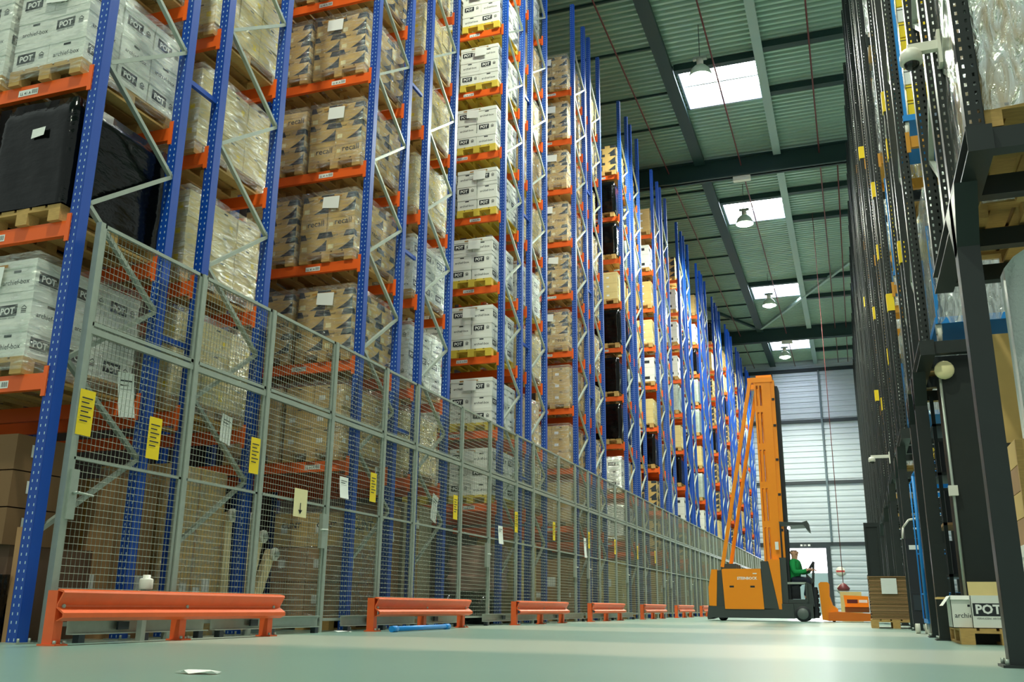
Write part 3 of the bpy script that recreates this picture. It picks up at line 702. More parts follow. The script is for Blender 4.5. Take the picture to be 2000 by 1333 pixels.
# second rack: tall cartons
carton_big('tall_carton', 'tall brown carton behind the first mesh gate', -6.75, -5.95, 5.62+.95, 7.0, 0, 1.35, KRAFT3, ((.6, .3, .12), (.2, .85, .1)))
carton_big('tall_carton', 'tall wrapped carton with small labels behind the second fence panel', -6.75, -5.9, 7.12, 7.92, 0, 1.55, KRAFT, ((.55, .22, .1), (.7, .26, .12), (.3, .24, .1)))
f = link('stretch_wrap', FILMS[1], None, (-6.32, 7.52, 0)); f.scale = (1.02, .67, 1.55); tag(f, 'clear film round the tall labelled carton behind the second fence panel', 'stretch film', 'stretch films on the blue racks')
# leaning poles with white end discs
for i, (yb, yt, zt, x) in enumerate(((8.15, 8.32, 1.2, -6.0), (8.4, 8.72, 1.2, -6.02), (8.45, 8.88, 1.02, -5.98), (8.5, 9.08, .84, -5.95))):
    t = thing('wooden_pole', 'pale wooden pole leaning behind the fence, %s from the left' % ORD[i+1], 'pole', (x, yb, 0), 'leaning wooden poles')
    g = MB(); d = Vector((-.15, yt-yb, zt)); g.bar((0,0,0.03), d, .12, .06, mat('pale_wood', '#ead6a6', .7, vary=.15, scale=8), (0,1,-.2)); g.build('shaft', t)
    g = MB(); e = d.normalized(); g.tube(d-e*.02+Vector((.05,0,0)), d-e*.02+Vector((.08,0,0)), .07, .07, WHITEP, 14); g.tube(d-e*.02+Vector((.08,0,0)), d-e*.02+Vector((.11,0,0)), .03, .03, GALV, 10); g.build('end_disc', t)
# third rack: wrapped brown cartons on the floor, seen through the gate
for iz in range(3):
    for ix in range(2):
        carton_big('carton', 'wrapped brown carton on the floor of the third blue rack, %s row, %s' % (LAY[iz], ('right', 'left')[ix]), -5.86-.5*(ix+1)+.01, -5.86-.5*ix, 10.25, 11.2, .14+.42*iz, .55+.42*iz, KRAFT3 if iz < 2 else KRAFT, ((.2, .4, .1),), 0, True, T_CL if iz == 2 else None)
pallet('wood', -6.36, 10.2, 0, 'wood pallet on the floor of the third blue rack', True)
f = link('stretch_wrap', FILMS[0], None, (-6.36, 10.73, .1)); f.scale = (1.2, .82, 1.38); tag(f, 'clear film round the floor cartons of the third blue rack', 'stretch film', 'stretch films on the blue racks')
carton_big('tall_carton', 'grey brown wrapped carton on the floor of the fourth blue rack', -6.8, -5.92, 12.0, 12.95, .0, 1.7, mat('greyed_board', '#a59c80', .75, vary=.2, scale=3), ((.4, .8, .12),))
carton_big('tall_carton', 'brown carton behind the grey carton at the fourth blue rack', -6.8, -5.92, 10.9+.5, 11.9, .0, 1.6, KRAFT3, ((.4, .7, .12),))
# fifth rack floor: wrapped bundles over black bags
for i, (a, b, z) in enumerate(((15.4, 16.2, .55), (15.45, 16.2, .8), (15.5, 16.2, 1.05))):
    me = wrinkle(.82, .78, .26, mat('pink_brown_wrap', '#b09080', .3, bump=.7, bscale=4, vary=.25), 'bundle', .03, 7, 40+i)
    tag(link('wrapped_bundle', me, None, (-6.3, (a+b)/2, z)), 'pinkish brown wrapped bundle at the fifth blue rack, %s of three' % LAY[i], 'bundle', 'wrapped bundles')
for i, (y, r, x) in enumerate(((15.5, .3, -6.1), (15.9, .34, -6.5), (15.2, .22, -6.6))):
    g = MB(); pr = [(r*.9, 0), (r*1.05, .12), (r*1.0, .3), (r*.7, .46), (r*.25, .53), (.03, .54)]; g.lathe((0,0,0), pr, BFILM, 18)
    tag(g.build('rubbish_bag', None, (x, y, 0)), 'black plastic bag on the floor of the fifth blue rack, %s from the camera' % ORD[(2, 3, 1)[i]], 'bag', 'black bags')
# far floors: large cartons on pallets at rack feet
for r in range(5, 16):
    y0 = RACKY[r]; pallet('wood', -6.36, y0, 0, 'wood pallet on the floor of the %s blue rack' % ORD[r+1], False)
    carton_big('floor_carton', 'brown carton load on the floor of the %s blue rack' % ORD[r+1], -6.75, -5.95, y0+.02, y0+1.18, .145, 1.3+.1*(r % 3), (KRAFT3, KRAFT, KRAFT2)[r % 3], ((.4, .5, .2), (.1, .3, .1)))
# bottle on a thin post behind the first rail
g = MB(); g.box(-.025, .025, -.025, .025, 0, .4, GALV); tag(g.build('steel_post', None, (-5.47, 6.42, 0)), 'short grey steel post behind the first orange rail', 'post')
g = MB(); g.lathe((0,0,0), [(.001,0),(.052,0),(.055,.01),(.055,.075),(.05,.085),(.03,.09),(.03,.115),(.001,.115)], WHITEP, 16); tag(g.build('white_bottle', None, (-5.47, 6.42, .4)), 'white plastic jar standing on the short post behind the rail', 'jar')
# blue bar and scraps on the floor
g = MB(); g.tube((-5.03, 10.02, .035), (-5.1, 11.75, .035), .03, .03, CARTB, 10); g.tube((-5.03, 10.0, .035), (-5.035, 10.14, .035), .036, .036, CARTB, 10); g.tube((-5.1, 11.65, .035), (-5.105, 11.8, .035), .036, .036, CARTB, 10)
tag(g.build('blue_bar'), 'blue bar lying on the floor under the second orange rail', 'bar')
def scrap(x, y, w, d, lab):
    g = MB(); n = 12; pts = []
    for i in range(n): a = 2*PI*i/n; r = 1+.25*math.sin(i*2.3); pts.append((w*r*math.cos(a), d*r*math.sin(a), .004+.006*(i % 3)))
    g.face(pts, PAPER); tag(g.build('paper_scrap', None, (x, y, 0)), lab, 'paper scrap')
scrap(-2.76, 3.63, .1, .05, 'white paper scrap lying on the open floor'); scrap(-5.45, 9.6, .12, .05, 'white paper scrap left of the blue floor bar')

# ------------------------------------------------------------------ right side: black racks on portal frames
XB = .80
UPB = upright_mesh('upright', BLACK, BLACKS, 15.3-2.98, 0)
def bb_mesh(L, m): g = MB(); g.box(0, L, -.025, .025, -.065, .065, m); g.box(-.03, .012, -.045, -.03, -.13, .11, m); return g.mesh('beam')
YB = mat('yellow_beam_paint', '#c98a1c', .45)
RBEAM, RBEAMD = bb_mesh(1.6, YB), bb_mesh(1.6, BLACK)
RLEV = [5.2, 7.45, 9.7, 11.95]
def portal(y0, i, cols):
    t = thing('portal_frame', 'black steel portal frame standing under the black racks, %s from the camera' % ORD[i], 'steel frame', (0, y0, 0), 'black portal frames')
    g = MB(); x0, x1 = XB-.01, XB+.13
    g.box(x0, x1, 0, 2.65, 2.955, 2.97, BLACK); g.box(x0, x1, 0, 2.65, 2.815, 2.83, BLACK); g.box(x0+.05, x0+.09, 0, 2.65, 2.83, 2.955, BLACK); g.box(x0+.001, x1-.001, -.006, .004, 2.814, 2.971, BLACK); g.build('long_beam', t)
    for c in cols:
        g = MB(); a, b = XB-.05, XB+.08
        g.box(a, a+.012, c-.07, c+.07, 0, 2.815, BLACK); g.box(b-.012, b, c-.07, c+.07, 0, 2.815, BLACK); g.box(a+.012, b-.012, c-.06, c-.05, 0, 2.815, BLACK); g.box(a-.0, b, c-.072, c-.06, 0, 2.815, BLACK)
        p = g.build('column', t)
        g = MB(); g.box(a-.04, b+.06, c-.12, c+.12, 0, .014, BLACK); g.tube((a-.015, c-.09, .014), (a-.015, c-.09, .045), .012, .012, GALV, 8); g.tube((a-.015, c+.09, .014), (a-.015, c+.09, .045), .012, .012, GALV, 8); g.build('base_plate', p)
        g = MB(); g.prism([(a, c-.3, 2.815), (a, c+.3, 2.815), (a, c+.05, 2.45), (a, c-.05, 2.45)], (.13, 0, 0), BLACK); g.build('gusset', p)
    for q in (.08, .75, 1.7, 2.5):
        g = MB(); g.box(x1, 2.5, q-.05, q+.05, 2.83, 2.96, BLACK); g.build('cross_beam', t)
    for q in (.4, 2.2): g = MB(); g.box(2.4, 2.55, q-.07, q+.07, 0, 2.83, BLACK); g.build('column', t)
RB = []
for m, y0 in enumerate(Y0S[:12]):
    portal(y0, m+1, (.72,) if m == 0 else (1.05, 2.2))
    for side, yo in ((0, .02), (1, 1.5)):
        r = 2*m+side; yy = y0+yo
        t = thing('pallet_rack', 'black perforated pallet rack standing on the portal frames, %s from the camera' % ORD[r+1], 'rack', (XB+.05, yy, 2.98), 'black pallet racks')
        for a in (0, 1.02): link('upright', UPB, t, (0, a, 0))
        z = .3
        while z < 11: link('brace', BR_UP, t, (.02, .1, z)); link('brace', BR_DN, t, (.02, .1, z+1.32)); z += 1.32
        for j, z in enumerate(RLEV):
            for a in (-.02, 1.1): link('beam', RBEAM if (r+j) % 3 else RBEAMD, t, (.06, a, z-2.98))
# loads of the black racks
SW = film_mat('silver_wrap', 'eef6f0', 0.35, 0.92, (7, 3, 4), 0.1, 0.12)
def wrapped_right(r, li, z, yy, x, hgt=1.7, v=0):
    P = 'black rack, %s place up, %s from camera' % (ORD[li+1], ORD[r+1])
    pallet('wood', x+.4, yy, z, 'wood pallet in the %s' % P, False, 'pallets in the black racks')
    g = MB(); g.box(x+.02, x+.78, yy+.02, yy+1.18, z+.15, z+hgt, (KRAFT3, GREYW, KRAFT)[v % 3]); tag(g.build('board_stack'), 'stacked boards in the %s' % P, 'stack', 'stacks in the black racks')
    o = link('stretch_wrap', RF[v % 2], None, (x+.4, yy+.6, z+.1)); o.scale = (1, 1, hgt/1.0); tag(o, 'shiny film round the stack in the %s' % P, 'stretch film', 'stretch films in the black racks')
RF = [wrinkle(.86, 1.26, 1.0, SW, 'stretch_wrap', .014, 9, 60+s) for s in range(2)]
def cart(r, li, z, yy, x, lab, load='grey', hgt=1.75):
    P = '%s place up, %s black rack' % (ORD[li+1], ORD[r+1])
    t = thing('platform_cart', 'blue platform cart in the %s' % P, 'cart', (x, yy, z), 'blue carts in the black racks')
    g = MB(); g.box(0, .78, 0, 1.15, .2, .27, CARTB); g.build('deck', t)
    for xx in (.03, .75):
        for y_ in (.02, 1.13):
            g = MB(); g.bar((xx, y_, .2), (xx, y_, .2+hgt), .035, .035, CARTB); g.build('corner_post', t)
            g = MB(); g.tube((xx-.02, y_+.05, .09), (xx+.02, y_+.05, .09), .085, .085, WHITEP, 16); g.box(xx-.03, xx+.03, y_+.0, y_+.07, .1, .2, GALV); g.build('caster', t)
    if load == 'grey':
        for k_ in range(5): 
            g = MB(); g.box(x+.06, x+.74, yy+.06, yy+1.1, z+.275+.27*k_, z+.275+.27*k_+.26, GREYW); tag(g.build('sheet_bundle'), 'grey sheet bundle on the blue cart, layer %d up, %s' % (k_+1, P), 'bundle', 'grey bundles on carts')
        o = link('stretch_wrap', RF[0], None, (x+.39, yy+.58, z+.2)); o.scale = (.86, .93, 1.55); tag(o, 'clear film round the grey bundles, %s' % P, 'stretch film', 'stretch films in the black racks')
    else:
        for k_ in range(8):
            g = MB(); g.box(x+.07, x+.72, yy+.06, yy+1.08, z+.275+.2*k_, z+.275+.2*k_+.185, YEL if k_ % 4 != 2 else PAPER)
            g.rect((x+.07, yy+.06, z+.275+.2*k_), UX, UZ, 0, .65, .15, .16, INK)
            tag(g.build('yellow_tray'), '%s tray %d up on the cart, %s' % ('yellow' if k_ % 4 != 2 else 'white', k_+1, P), 'tray', 'trays on carts')
wrapped_right(0, 0, 2.98, Y0S[0]+.06, .88, 1.9, 2)
wrapped_right(0, 1, RLEV[0]+.07, Y0S[0]+.02, .92, 1.7, 2)
wrapped_right(1, 0, 2.98, Y0S[0]+1.48, .96, 1.5, 0)
cart(2, 0, 2.98, Y0S[1]+.16, .98, '', 'grey', 1.1)
cart(2, 1, RLEV[0]+.07, Y0S[1]+.0, .88, '', 'yellow', 1.7)
wrapped_right(3, 0, 2.98, Y0S[1]+1.52, .96, 1.6, 1)
wrapped_right(3, 1, RLEV[0]+.07, Y0S[1]+1.52, .96, 1.6, 2)
cart(4, 0, 2.98, Y0S[2]+.1, .96, '', 'grey', 1.1)
cart(4, 1, RLEV[0]+.07, Y0S[2]+.1, .93, '', 'yellow', 1.7)
wrapped_right(4, 2, RLEV[1]+.07, Y0S[2]+.1, .93, 1.7, 1)
rr = random.Random(11)
for r in range(6, 22):
    for li, z in enumerate([2.98]+[q+.07 for q in RLEV]):
        if rr.random() < .62: wrapped_right(r, li, z, Y0S[r//2]+(.05 if r % 2 == 0 else 1.52), .93+rr.uniform(0, .05), 1.5+.2*rr.random(), rr.randrange(3))
for r in (2, 3, 4, 5):
    for li, z in enumerate([q+.07 for q in RLEV[2:]]): wrapped_right(r, li+3, z, Y0S[r//2]+(.05 if r % 2 == 0 else 1.52), .95, 1.6, r % 3)
# yellow stickers on the black posts
for i, (x, r_, a, z) in enumerate(((.78, 5, 0, 6.4), (.78, 2, 1.02, 8.7), (.78, 3, 0, 6.55), (.78, 3, .02, 5.9), (.78, 3, .0, 4.5), (.78, 6, 1.02, 6.6), (.78, 5, .03, 4.5), (.78, 7, .0, 4.65), (.78, 9, .0, 8.6), (.78, 4, 1.02, 7.4), (.78, 8, 0, 5.6), (.78, 6, 0, 10.0), (.78, 4, 0, 5.0))):
    yy = Y0S[r_//2] + (.02 if r_ % 2 == 0 else 1.5) + a
    g = MB(); g.box(XB-.012, XB, yy+.0, yy+.1, z-.14, z+.14, YEL); g.box(XB, XB+.1, yy-.012, yy-.001, z-.14, z+.14, YEL); g.rect((XB-.012, yy+.09, z-.1), (0,-1,0), UZ, .01, .07, .0, .015, INK)
    tag(g.build('yellow_sticker'), 'small yellow sticker on a black post, %.1f metres up the %s black rack' % (z, ORD[r_+1]), 'sticker', 'yellow stickers on the black posts')
# dome cameras on the black posts
def dome(x, y, z, xp, s, lab):
    t = thing('security_camera', lab, 'security camera', (x, y, z), 'dome cameras')
    g = MB(); g.box(-.03*s, xp-x, -.04*s, .04*s, .09*s, .2*s, WHITEP); g.build('arm', t)
    g = MB(); g.box(xp-x-.02, xp-x, -.09*s, .09*s, -.12*s, .3*s, WHITEP); g.build('wall_plate', t)
    g = MB(); g.lathe((0,0,0), [(.001,.14*s),(.09*s,.13*s),(.12*s,.08*s),(.125*s,-.02*s),(.1*s,-.035*s),(.08*s,-.035*s)], WHITEP, 24); g.build('housing', t)
    g = MB(); g.lathe((0,0,-.03*s), [(.085*s,0),(.08*s,-.035*s),(.055*s,-.065*s),(.02*s,-.08*s),(.001,-.082*s)], GLASSB, 20); g.build('dome', t)
dome(.655, 6.42, 4.03, .85, .62, 'cream dome camera on a bracket high on the first black rack')
dome(.457, 20.22, 3.2, .803, .55, 'small cream dome camera on a bracket low on the seventh black rack')
# wrapped panel, cartons and boxes inside the first portal
g = MB(); N = 14; k_ = g._m(BUBBLE)
prof = [(.0, 1.28), (.02, 1.6), (.0, 2.0), (.03, 2.4), (.09, 2.62), (.2, 2.72), (.5, 2.74), (.8, 2.7)]
for j, yy in enumerate((0, .03, .22, .25)):
    for i in range(N+1):
        u = i/N
        for (px_, pz_) in (): pass
top = []; bot = []
for i in range(N+1):
    u = i/N; x = .0+.9*u
    zt = 2.72 - .16*math.exp(-u*9) ; zb = 1.34+.03*math.sin(i*2.1)-(.1 if i == 0 else 0)
    top.append((x, zt)); bot.append((x, zb))
for yy, fl in ((0, 1), (.18, -1)):
    b0 = len(g.v)
    for j in range(9):
        for i in range(N+1):
            z = bot[i][1]+(top[i][1]-bot[i][1])*j/8; bul = .03*math.sin(j*.8)*math.sin(i*.9)+(.05 if 0 < j < 8 and 0 < i < N else .0)
            g.v.append((bot[i][0], yy - fl*bul, z))
    for j in range(8):
        for i in range(N):
            a = b0+j*(N+1)+i; q = (a, a+1, a+N+2, a+N+1); g.f.append(q if fl > 0 else q[::-1]); g.mi.append(k_); g.sm.append(True)
nv = 9*(N+1)
ring = [j*(N+1) for j in range(9)] + [8*(N+1)+i for i in range(1, N+1)] + [j*(N+1)+N for j in range(7, -1, -1)] + [i for i in range(N-1, 0, -1)]
for a, c in zip(ring, ring[1:]+ring[:1]): g.f.append((a, a+nv, c+nv, c)); g.mi.append(k_); g.sm.append(True)
tag(g.build('bubble_wrapped_panel', None, (1.08, 6.6, -.07)), 'white bubble wrapped panel standing behind the nearest black column', 'wrapped panel')
pallet('wood', 1.36, 6.42, 0, 'wood pallet on the floor behind the nearest black column', True, 'pallets on the right floor')
for i in range(2): put_box('pot', 1.17+.41*i, 6.66, .145, 'white archive box on the pallet behind the nearest black column, %s' % ('near the aisle', 'further in')[i], i, 0, 'white archive boxes on the right')
for i in range(2): put_box('pot', 1.17+.41*i, 6.66, .42, 'white archive box in the second layer behind the nearest black column, %s' % ('near the aisle', 'further in')[i], 1, 0, 'white archive boxes on the right')
for i in range(4):
    carton_big('flat_carton', 'flat brown carton in the pile under the bubble wrapped panel, %s up' % ORD[i+1], .99, 1.75, 6.5, 7.05, .7+.16*i, .855+.16*i, (KRAFT3, KRAFT)[i % 2], ((.3, .3, .06),), 0, True, None, 'flat cartons under the wrapped panel')
for i in range(3):
    g = MB(); g.box(.98+.16*i, 1.02+.16*i, 6.44, 6.47, .15, 1.32, WOOD); tag(g.build('wooden_batten'), 'upright wooden batten before the flat cartons, %s from the aisle' % ORD[i+1], 'slat', 'upright slats')
# black shelving and bins deeper in the first and second portals
def shelving(y0, y1, lab, i):
    t = thing('black_shelving', lab, 'shelving', (.95, y0, 0), 'black shelving under the portals'); L = y1-y0
    for xx in (0, .62):
        for yy in (0, L-.04): g = MB(); g.box(xx, xx+.04, yy, yy+.04, 0, 2.7, BLACK); g.build('post', t)
    for j, z in enumerate((.1, .66, 1.22, 1.78, 2.34)): g = MB(); g.box(0, .66, 0, L, z, z+.03, KRAFT3 if j == 2 else BLACK); g.build('shelf_board', t)
    for j, z in enumerate((.1, .66, 1.22, 1.78)):
        for q in range(2):
            w = (L-.12)/2
            b = thing('black_bin', 'black bin, shelf %d, %s side, %s' % (j+1, ('near', 'far')[q], lab), 'bin', (1.0, y0+.05+q*(w+.02), z+.031), 'black bins under the portals')
            g = MB(); g.box(0, .5, 0, w-.01, 0, .36, RUBBER); g.build('tub', b)
            g = MB(); g.box(.16, .24, -.003, 0, .12, .2, PAPER); g.rect((.16, -.003, .12), UX, UZ, .025, .055, .02, .06, INK); g.rect((0,0,0), (0,-1,0), UZ, 0, 0, 0, 0, INK); g.build('label_plate', b)
carton_big('dark_panel_crate', 'tall black panelled crate behind the white boxes on the right', .985, 1.33, 10.36, 11.0, 0, 2.8, BLACK, (), 0, False)
shelving(11.65, 12.5, 'black shelving behind the second black column', 0)
pallet('yellow', 1.36, 13.6, 2.25, 'yellow pallet stored high behind the roll cage', True, 'pallets on the right floor')
t = thing('support_frame', 'black support frame under the high yellow pallet', 'frame', (0, 13.6, 0))
g = MB()
for yy in (.06, 1.14): g.box(.93, 1.9, yy-.03, yy+.03, 2.13, 2.25, BLACK)
g.box(.93, .98, .06, 1.14, 2.15, 2.22, BLACK); g.build('top_frame', t)
for xx in (.93, 1.84):
    for yy in (.06, 1.14): g = MB(); g.box(xx, xx+.05, yy-.03, yy+.03, 0, 2.13, BLACK); g.build('leg', t)
g = MB(); g.box(.98, 1.84, .0, .03, 1.86, 1.92, CARTB); g.box(.98, 1.84, .0, .03, 1.74, 1.8, CARTB); g.build('blue_rail', t)
carton_big('tall_carton', 'tall brown carton standing high behind the nearest black column', 1.12, 1.6, 7.75, 8.15, 1.5, 2.35, KRAFT, ((.3, .5, .08),))
carton_big('plinth_crate', 'dark crate under the tall brown carton on the right', 1.1, 1.65, 7.7, 8.2, 0, 1.5, mat('dark_crate', '#2b2a26', .7), (), 0, False)
t = thing('conduit_pipe', 'grey conduit pipe with a junction box along the dark panel behind the white boxes', 'conduit', (.965, 10.32, 0))
g = MB(); g.tube((0,0,.0), (0,0,2.62), .014, .014, GALV, 10); g.build('pipe', t); g = MB(); g.box(-.045, .04, -.05, .01, 1.4, 1.5, WHITEP); g.build('junction_box', t)
g = MB(); g.lathe((1.01, 10.27, 2.68), [(.001,-.03),(.08,-.03),(.095,0),(.095,.03),(.04,.06),(.001,.06)], CREAM, 16, 'y'); tag(g.build('round_lamp'), 'round cream bulkhead lamp at the top of the conduit', 'lamp')

# floor pallet with archive boxes at the right
pallet('wood', 1.25, 9.95, 0, 'wood pallet with white boxes on the right floor', True, 'pallets on the right floor')
def open_box(x, y, z, w, d, h, lab, which, flaps):
    t = thing('open_archive_box', lab, 'archive box', (x, y, z), 'open archive boxes on the right pallet')
    g = MB(); g.box(0, w, 0, .006, 0, h, WHITEB); g.box(0, w, d-.006, d, 0, h, WHITEB); g.box(0, .006, 0, d, 0, h, WHITEB); g.box(w-.006, w, 0, d, 0, h, WHITEB); g.box(0, w, 0, d, 0, .006, KRAFT)
    if which == 'pot':
        g.rect((0,0,0), UX, UZ, w*.04, w*.95, h*.37, h*.76, INK); g.pr(T_POT, (w*.36, 0, h*.45), UX, UZ, w*.54, INKW, .003); g.pr(T_SUB, (w*.38, 0, h*.27), UX, UZ, w*.56, INK)
    else:
        g.pr(T_ARC, (w*.45, 0, h*.32), UX, UZ, w*.76, INK); g.rect((0,0,0), UX, UZ, w*.38, w*.56, h*.66, h*.73, INK)
    g.build('body', t)
    for (p, q) in flaps: g = MB(); g.prism(p, q, KRAFT2 if q[1] > 0 else WHITEB); g.build('flap', t)
open_box(.80, 10.06, .145, .38, .4, .29, 'open white archive box with folded flaps on the right pallet', 'arc',
         [([(0,-.03,.29),(0,.4,.29),(-.07,.4,.2),(-.07,-.03,.2)], (.004,0,.002)), ([(0,0,.292),(.38,0,.292),(.38,-.02,.255),(0,-.02,.255)], (0,-.003,.002))])
open_box(.965, 9.98, .145, .4, .06, .295, 'open white archive box with a raised brown flap on the right pallet', 'pot', [([(0,.062,.29),(.36,.062,.29),(.36,.085,.42),(0,.085,.42)], (0,.004,0))])
carton_big('flat_carton', 'flattened brown carton sticking out behind the white boxes on the right pallet', .72, .9, 10.5, 10.8, .41, .43, KRAFT)

# blue roll cage, hand truck, cardboard stack
t = thing('roll_cage', 'tall blue roll cage standing on the floor at the right', 'roll cage', (.74, 12.6, 0))
g = MB(); g.box(0, .7, 0, .8, .15, .2, CARTB); g.build('base', t)
for i, yy in enumerate((0, .8)):
    g = MB(); g.path([(0, yy, .2), (0, yy, 1.9), (.12, yy, 2.06), (.58, yy, 2.06), (.7, yy, 1.9), (.7, yy, .2)], .02 if i == 0 else .009, CARTB, 8)
    for z in (.5, 1.0, 1.5): g.tube((0, yy, z), (.7, yy, z), .01, .01, CARTB, 6)
    for x in (.3, .6): g.tube((x, yy, .2), (x, yy, 2.0), .004, .004, CARTB, 6)
    g.build('side_grid', t)
for xx in (.05, .65):
    for yy in (.06, .74): g = MB(); g.tube((xx-.02, yy, .075), (xx+.02, yy, .075), .075, .075, WHITEP, 16); g.box(xx-.03, xx+.03, yy-.02, yy+.02, .07, .16, GALV); g.build('caster', t)
g = MB(); g.box(.02, .22, -.03, -.026, .78, 1.02, PAPER); g.build('paper_pocket', t)
t = thing('hand_truck', 'black hand truck with a pale curved handle left of the roll cage', 'hand truck', (.6, 14.2, 0))
g = MB(); g.box(.05, .26, 0, .16, .12, 1.25, RUBBER); g.box(.08, .24, -.01, .0, .3, .5, DARK); g.build('body', t)
g = MB(); g.path([(.02,0,1.25), (.04,0,1.4), (.12,-.02,1.5), (.3,-.04,1.53), (.36,-.02,1.48)], .014, WHITEP, 8); g.build('handle', t)
for xx in (.1, .22): g = MB(); g.tube((xx-.03, .05, .075), (xx+.03, .05, .075), .075, .075, WHITEP, 16); g.build('wheel', t)
g = MB(); g.box(.09, .22, -.002, .1, 1.1, 1.16, PAPER); g.build('panel_light', t)
t0 = pallet('wood', .55, 17.8, 0, 'wood pallet under the stacked flat cardboard', True, 'pallets on the right floor')
t = thing('cardboard_stack', 'tall stack of flat brown cardboard sheets on a pallet at the right', 'cardboard stack', (.17, 17.8, .145))
g = MB(); n = 30
for i in range(n):
    a = .008*math.sin(i*2.7); z = i*.7/n; g.box(a, .74+a, a*.5, 1.1+a, z+.002, z+.7/n-.002, mat('stack_board', '#8d7048', .8) if i % 3 else KRAFT3)
g.build('sheets', t)
g = MB(); g.box(-.02, .76, -.02, 1.12, .7, .712, KRAFT3); g.build('cover_sheet', t)
g = MB(); g.box(.19, .44, -.03, -.025, .42, .68, PAPER); g.build('paper_note', t)
t = thing('pallet_stacker', 'dark pallet stacker with a black mast behind the cardboard stack', 'stacker', (.22, 24.2, 0)); t.scale = (.6, 1, 1)
g = MB(); g.box(0, .08, 0, .1, .1, 2.3, BLACK); g.box(.5, .58, 0, .1, .1, 2.3, BLACK); g.box(.08, .5, .002, .098, 2.2, 2.298, BLACK); g.box(.08, .5, .04, .06, .9, 2.2, BLACK); g.build('mast', t)
g = MB(); g.box(-.02, .6, .1, .7, .05, 1.1, BLACK); g.build('body', t); g = MB(); g.box(.05, .2, -.9, 0, .06, .12, BLACK); g.box(.4, .55, -.9, 0, .06, .12, BLACK); g.build('fork', t)
g = MB(); g.tube((.05,.3,.05), (.1,.3,.05), .05, .05, RUBBER, 12); g.build('wheel', t)

# ------------------------------------------------------------------ orange lift truck
def TX(zx): return -3.924+zx*.002544
def TZ(zy): return max(0, 2.957-zy*.002593)
def TP(*pts): return [(TX(a), 0, TZ(b)) for a, b in pts]
t = thing('lift_truck', 'large orange lift truck with a tall orange mast', 'lift truck', (0, 25, 0)); LT = t
def tp(name, poly, y0, y1, m, par=None):
    g = MB(); g.prism([(x, y0, z) for x, _, z in poly], (0, y1-y0, 0), m); return g.build(name, par or t)
tp('chassis', TP((110,1000),(820,1030),(820,976),(930,976),(930,1112),(150,1112),(100,1130),(95,1110)), 0, 1.2, TRUCKD)
bd = tp('battery_cover', TP((258,655),(275,650),(638,650),(652,1030),(275,1030)), -.02, 1.2, TRUCKO)
g = MB()
for a in (350, 552): g.rect((TX(a-22), -.02, TZ(828)), UX, UZ, 0, .11, 0, .045, RUBBER, .003)
g.build('handle_slot', bd)
g = MB(); g.pr(T_STB, ((TX(405)+TX(600))/2, -.02, TZ(752)), UX, UZ, TX(600)-TX(405), INKW, .003); g.rect((TX(560), -.02, TZ(700)), UX, UZ, 0, .1, 0, .025, INKW, .003); bd2 = g.build('lettering', bd); bd2['label'] = 'white lettering on the orange cover'
tp('rear_weight', TP((155,655),(212,655),(190,1005),(120,1005),(118,830)), .0, 1.2, TRUCKO)
tp('rear_gap_panel', TP((212,665),(258,660),(275,1005),(190,1005)), .04, 1.16, TRUCKD)
tp('mast_guard', TP((640,580),(712,580),(792,1030),(652,1030)), .0, 1.1, TRUCKD)
tp('side_wedge', TP((712,560),(825,560),(825,1030),(792,1030)), .02, .25, TRUCKO)
mx0, mx1 = -2.2, -1.78
g = MB()
for (a, b) in ((mx0, mx0+.05), (mx0+.1, mx0+.14), (mx0+.19, mx1)): g.box(a, b, .1, .3, 1.2, 6.2, TRUCKO); g.box(a, b, .85, 1.05, 1.2, 6.2, TRUCKO)
for z in (1.205, 2.3, 3.3, 4.3, 5.3, 6.02): g.box(mx0+.002, mx1-.002, .103, .297, z, z+.17, TRUCKO); g.box(mx0+.002, mx1-.002, .853, 1.047, z, z+.17, TRUCKO)
g.box(mx0+.02, mx0+.2, .3, .85, 6.1, 6.22, TRUCKO); g.build('mast', t)
g = MB(); g.box(mx1, mx1+.1, .12, .3, .3, 6.15, TRUCKO); g.box(mx1, mx1+.1, .85, 1.02, .3, 6.15, TRUCKO)
for z in (1.4, 2.2, 3.1, 4.0, 4.9, 5.6): g.box(mx1+.02, mx1+.09, .1, .12, z, z+.06, RUBBER)
g.build('inner_mast', t)
g = MB(); g.box(mx1+.1, mx1+.17, .2, .9, .35, 6.0, RUBBER); g.build('lift_chains', t)
g = MB(); g.box(-2.36, -1.72, .08, .3, 6.1, 6.24, TRUCKO); g.box(-2.36, -1.72, .85, 1.07, 6.1, 6.24, TRUCKO); g.box(-2.15, -1.75, .3, .85, 6.24, 6.34, TRUCKO); g.build('mast_head', t)
for yy, dx in ((.12, 0), (.95, .1)):
    g = MB(); g.bar((-2.3+dx, yy, 6.15), (-3.26+dx, yy, 1.32), .09, .09, TRUCKO, (0,1,0)); g.build('mast_stay', t)
g = MB()
for yy in (.12, .5, .95): g.box(-3.3, -2.9, yy-.03, yy+.03, 1.24, 1.4, TRUCKD)
g.build('stay_bracket', t)
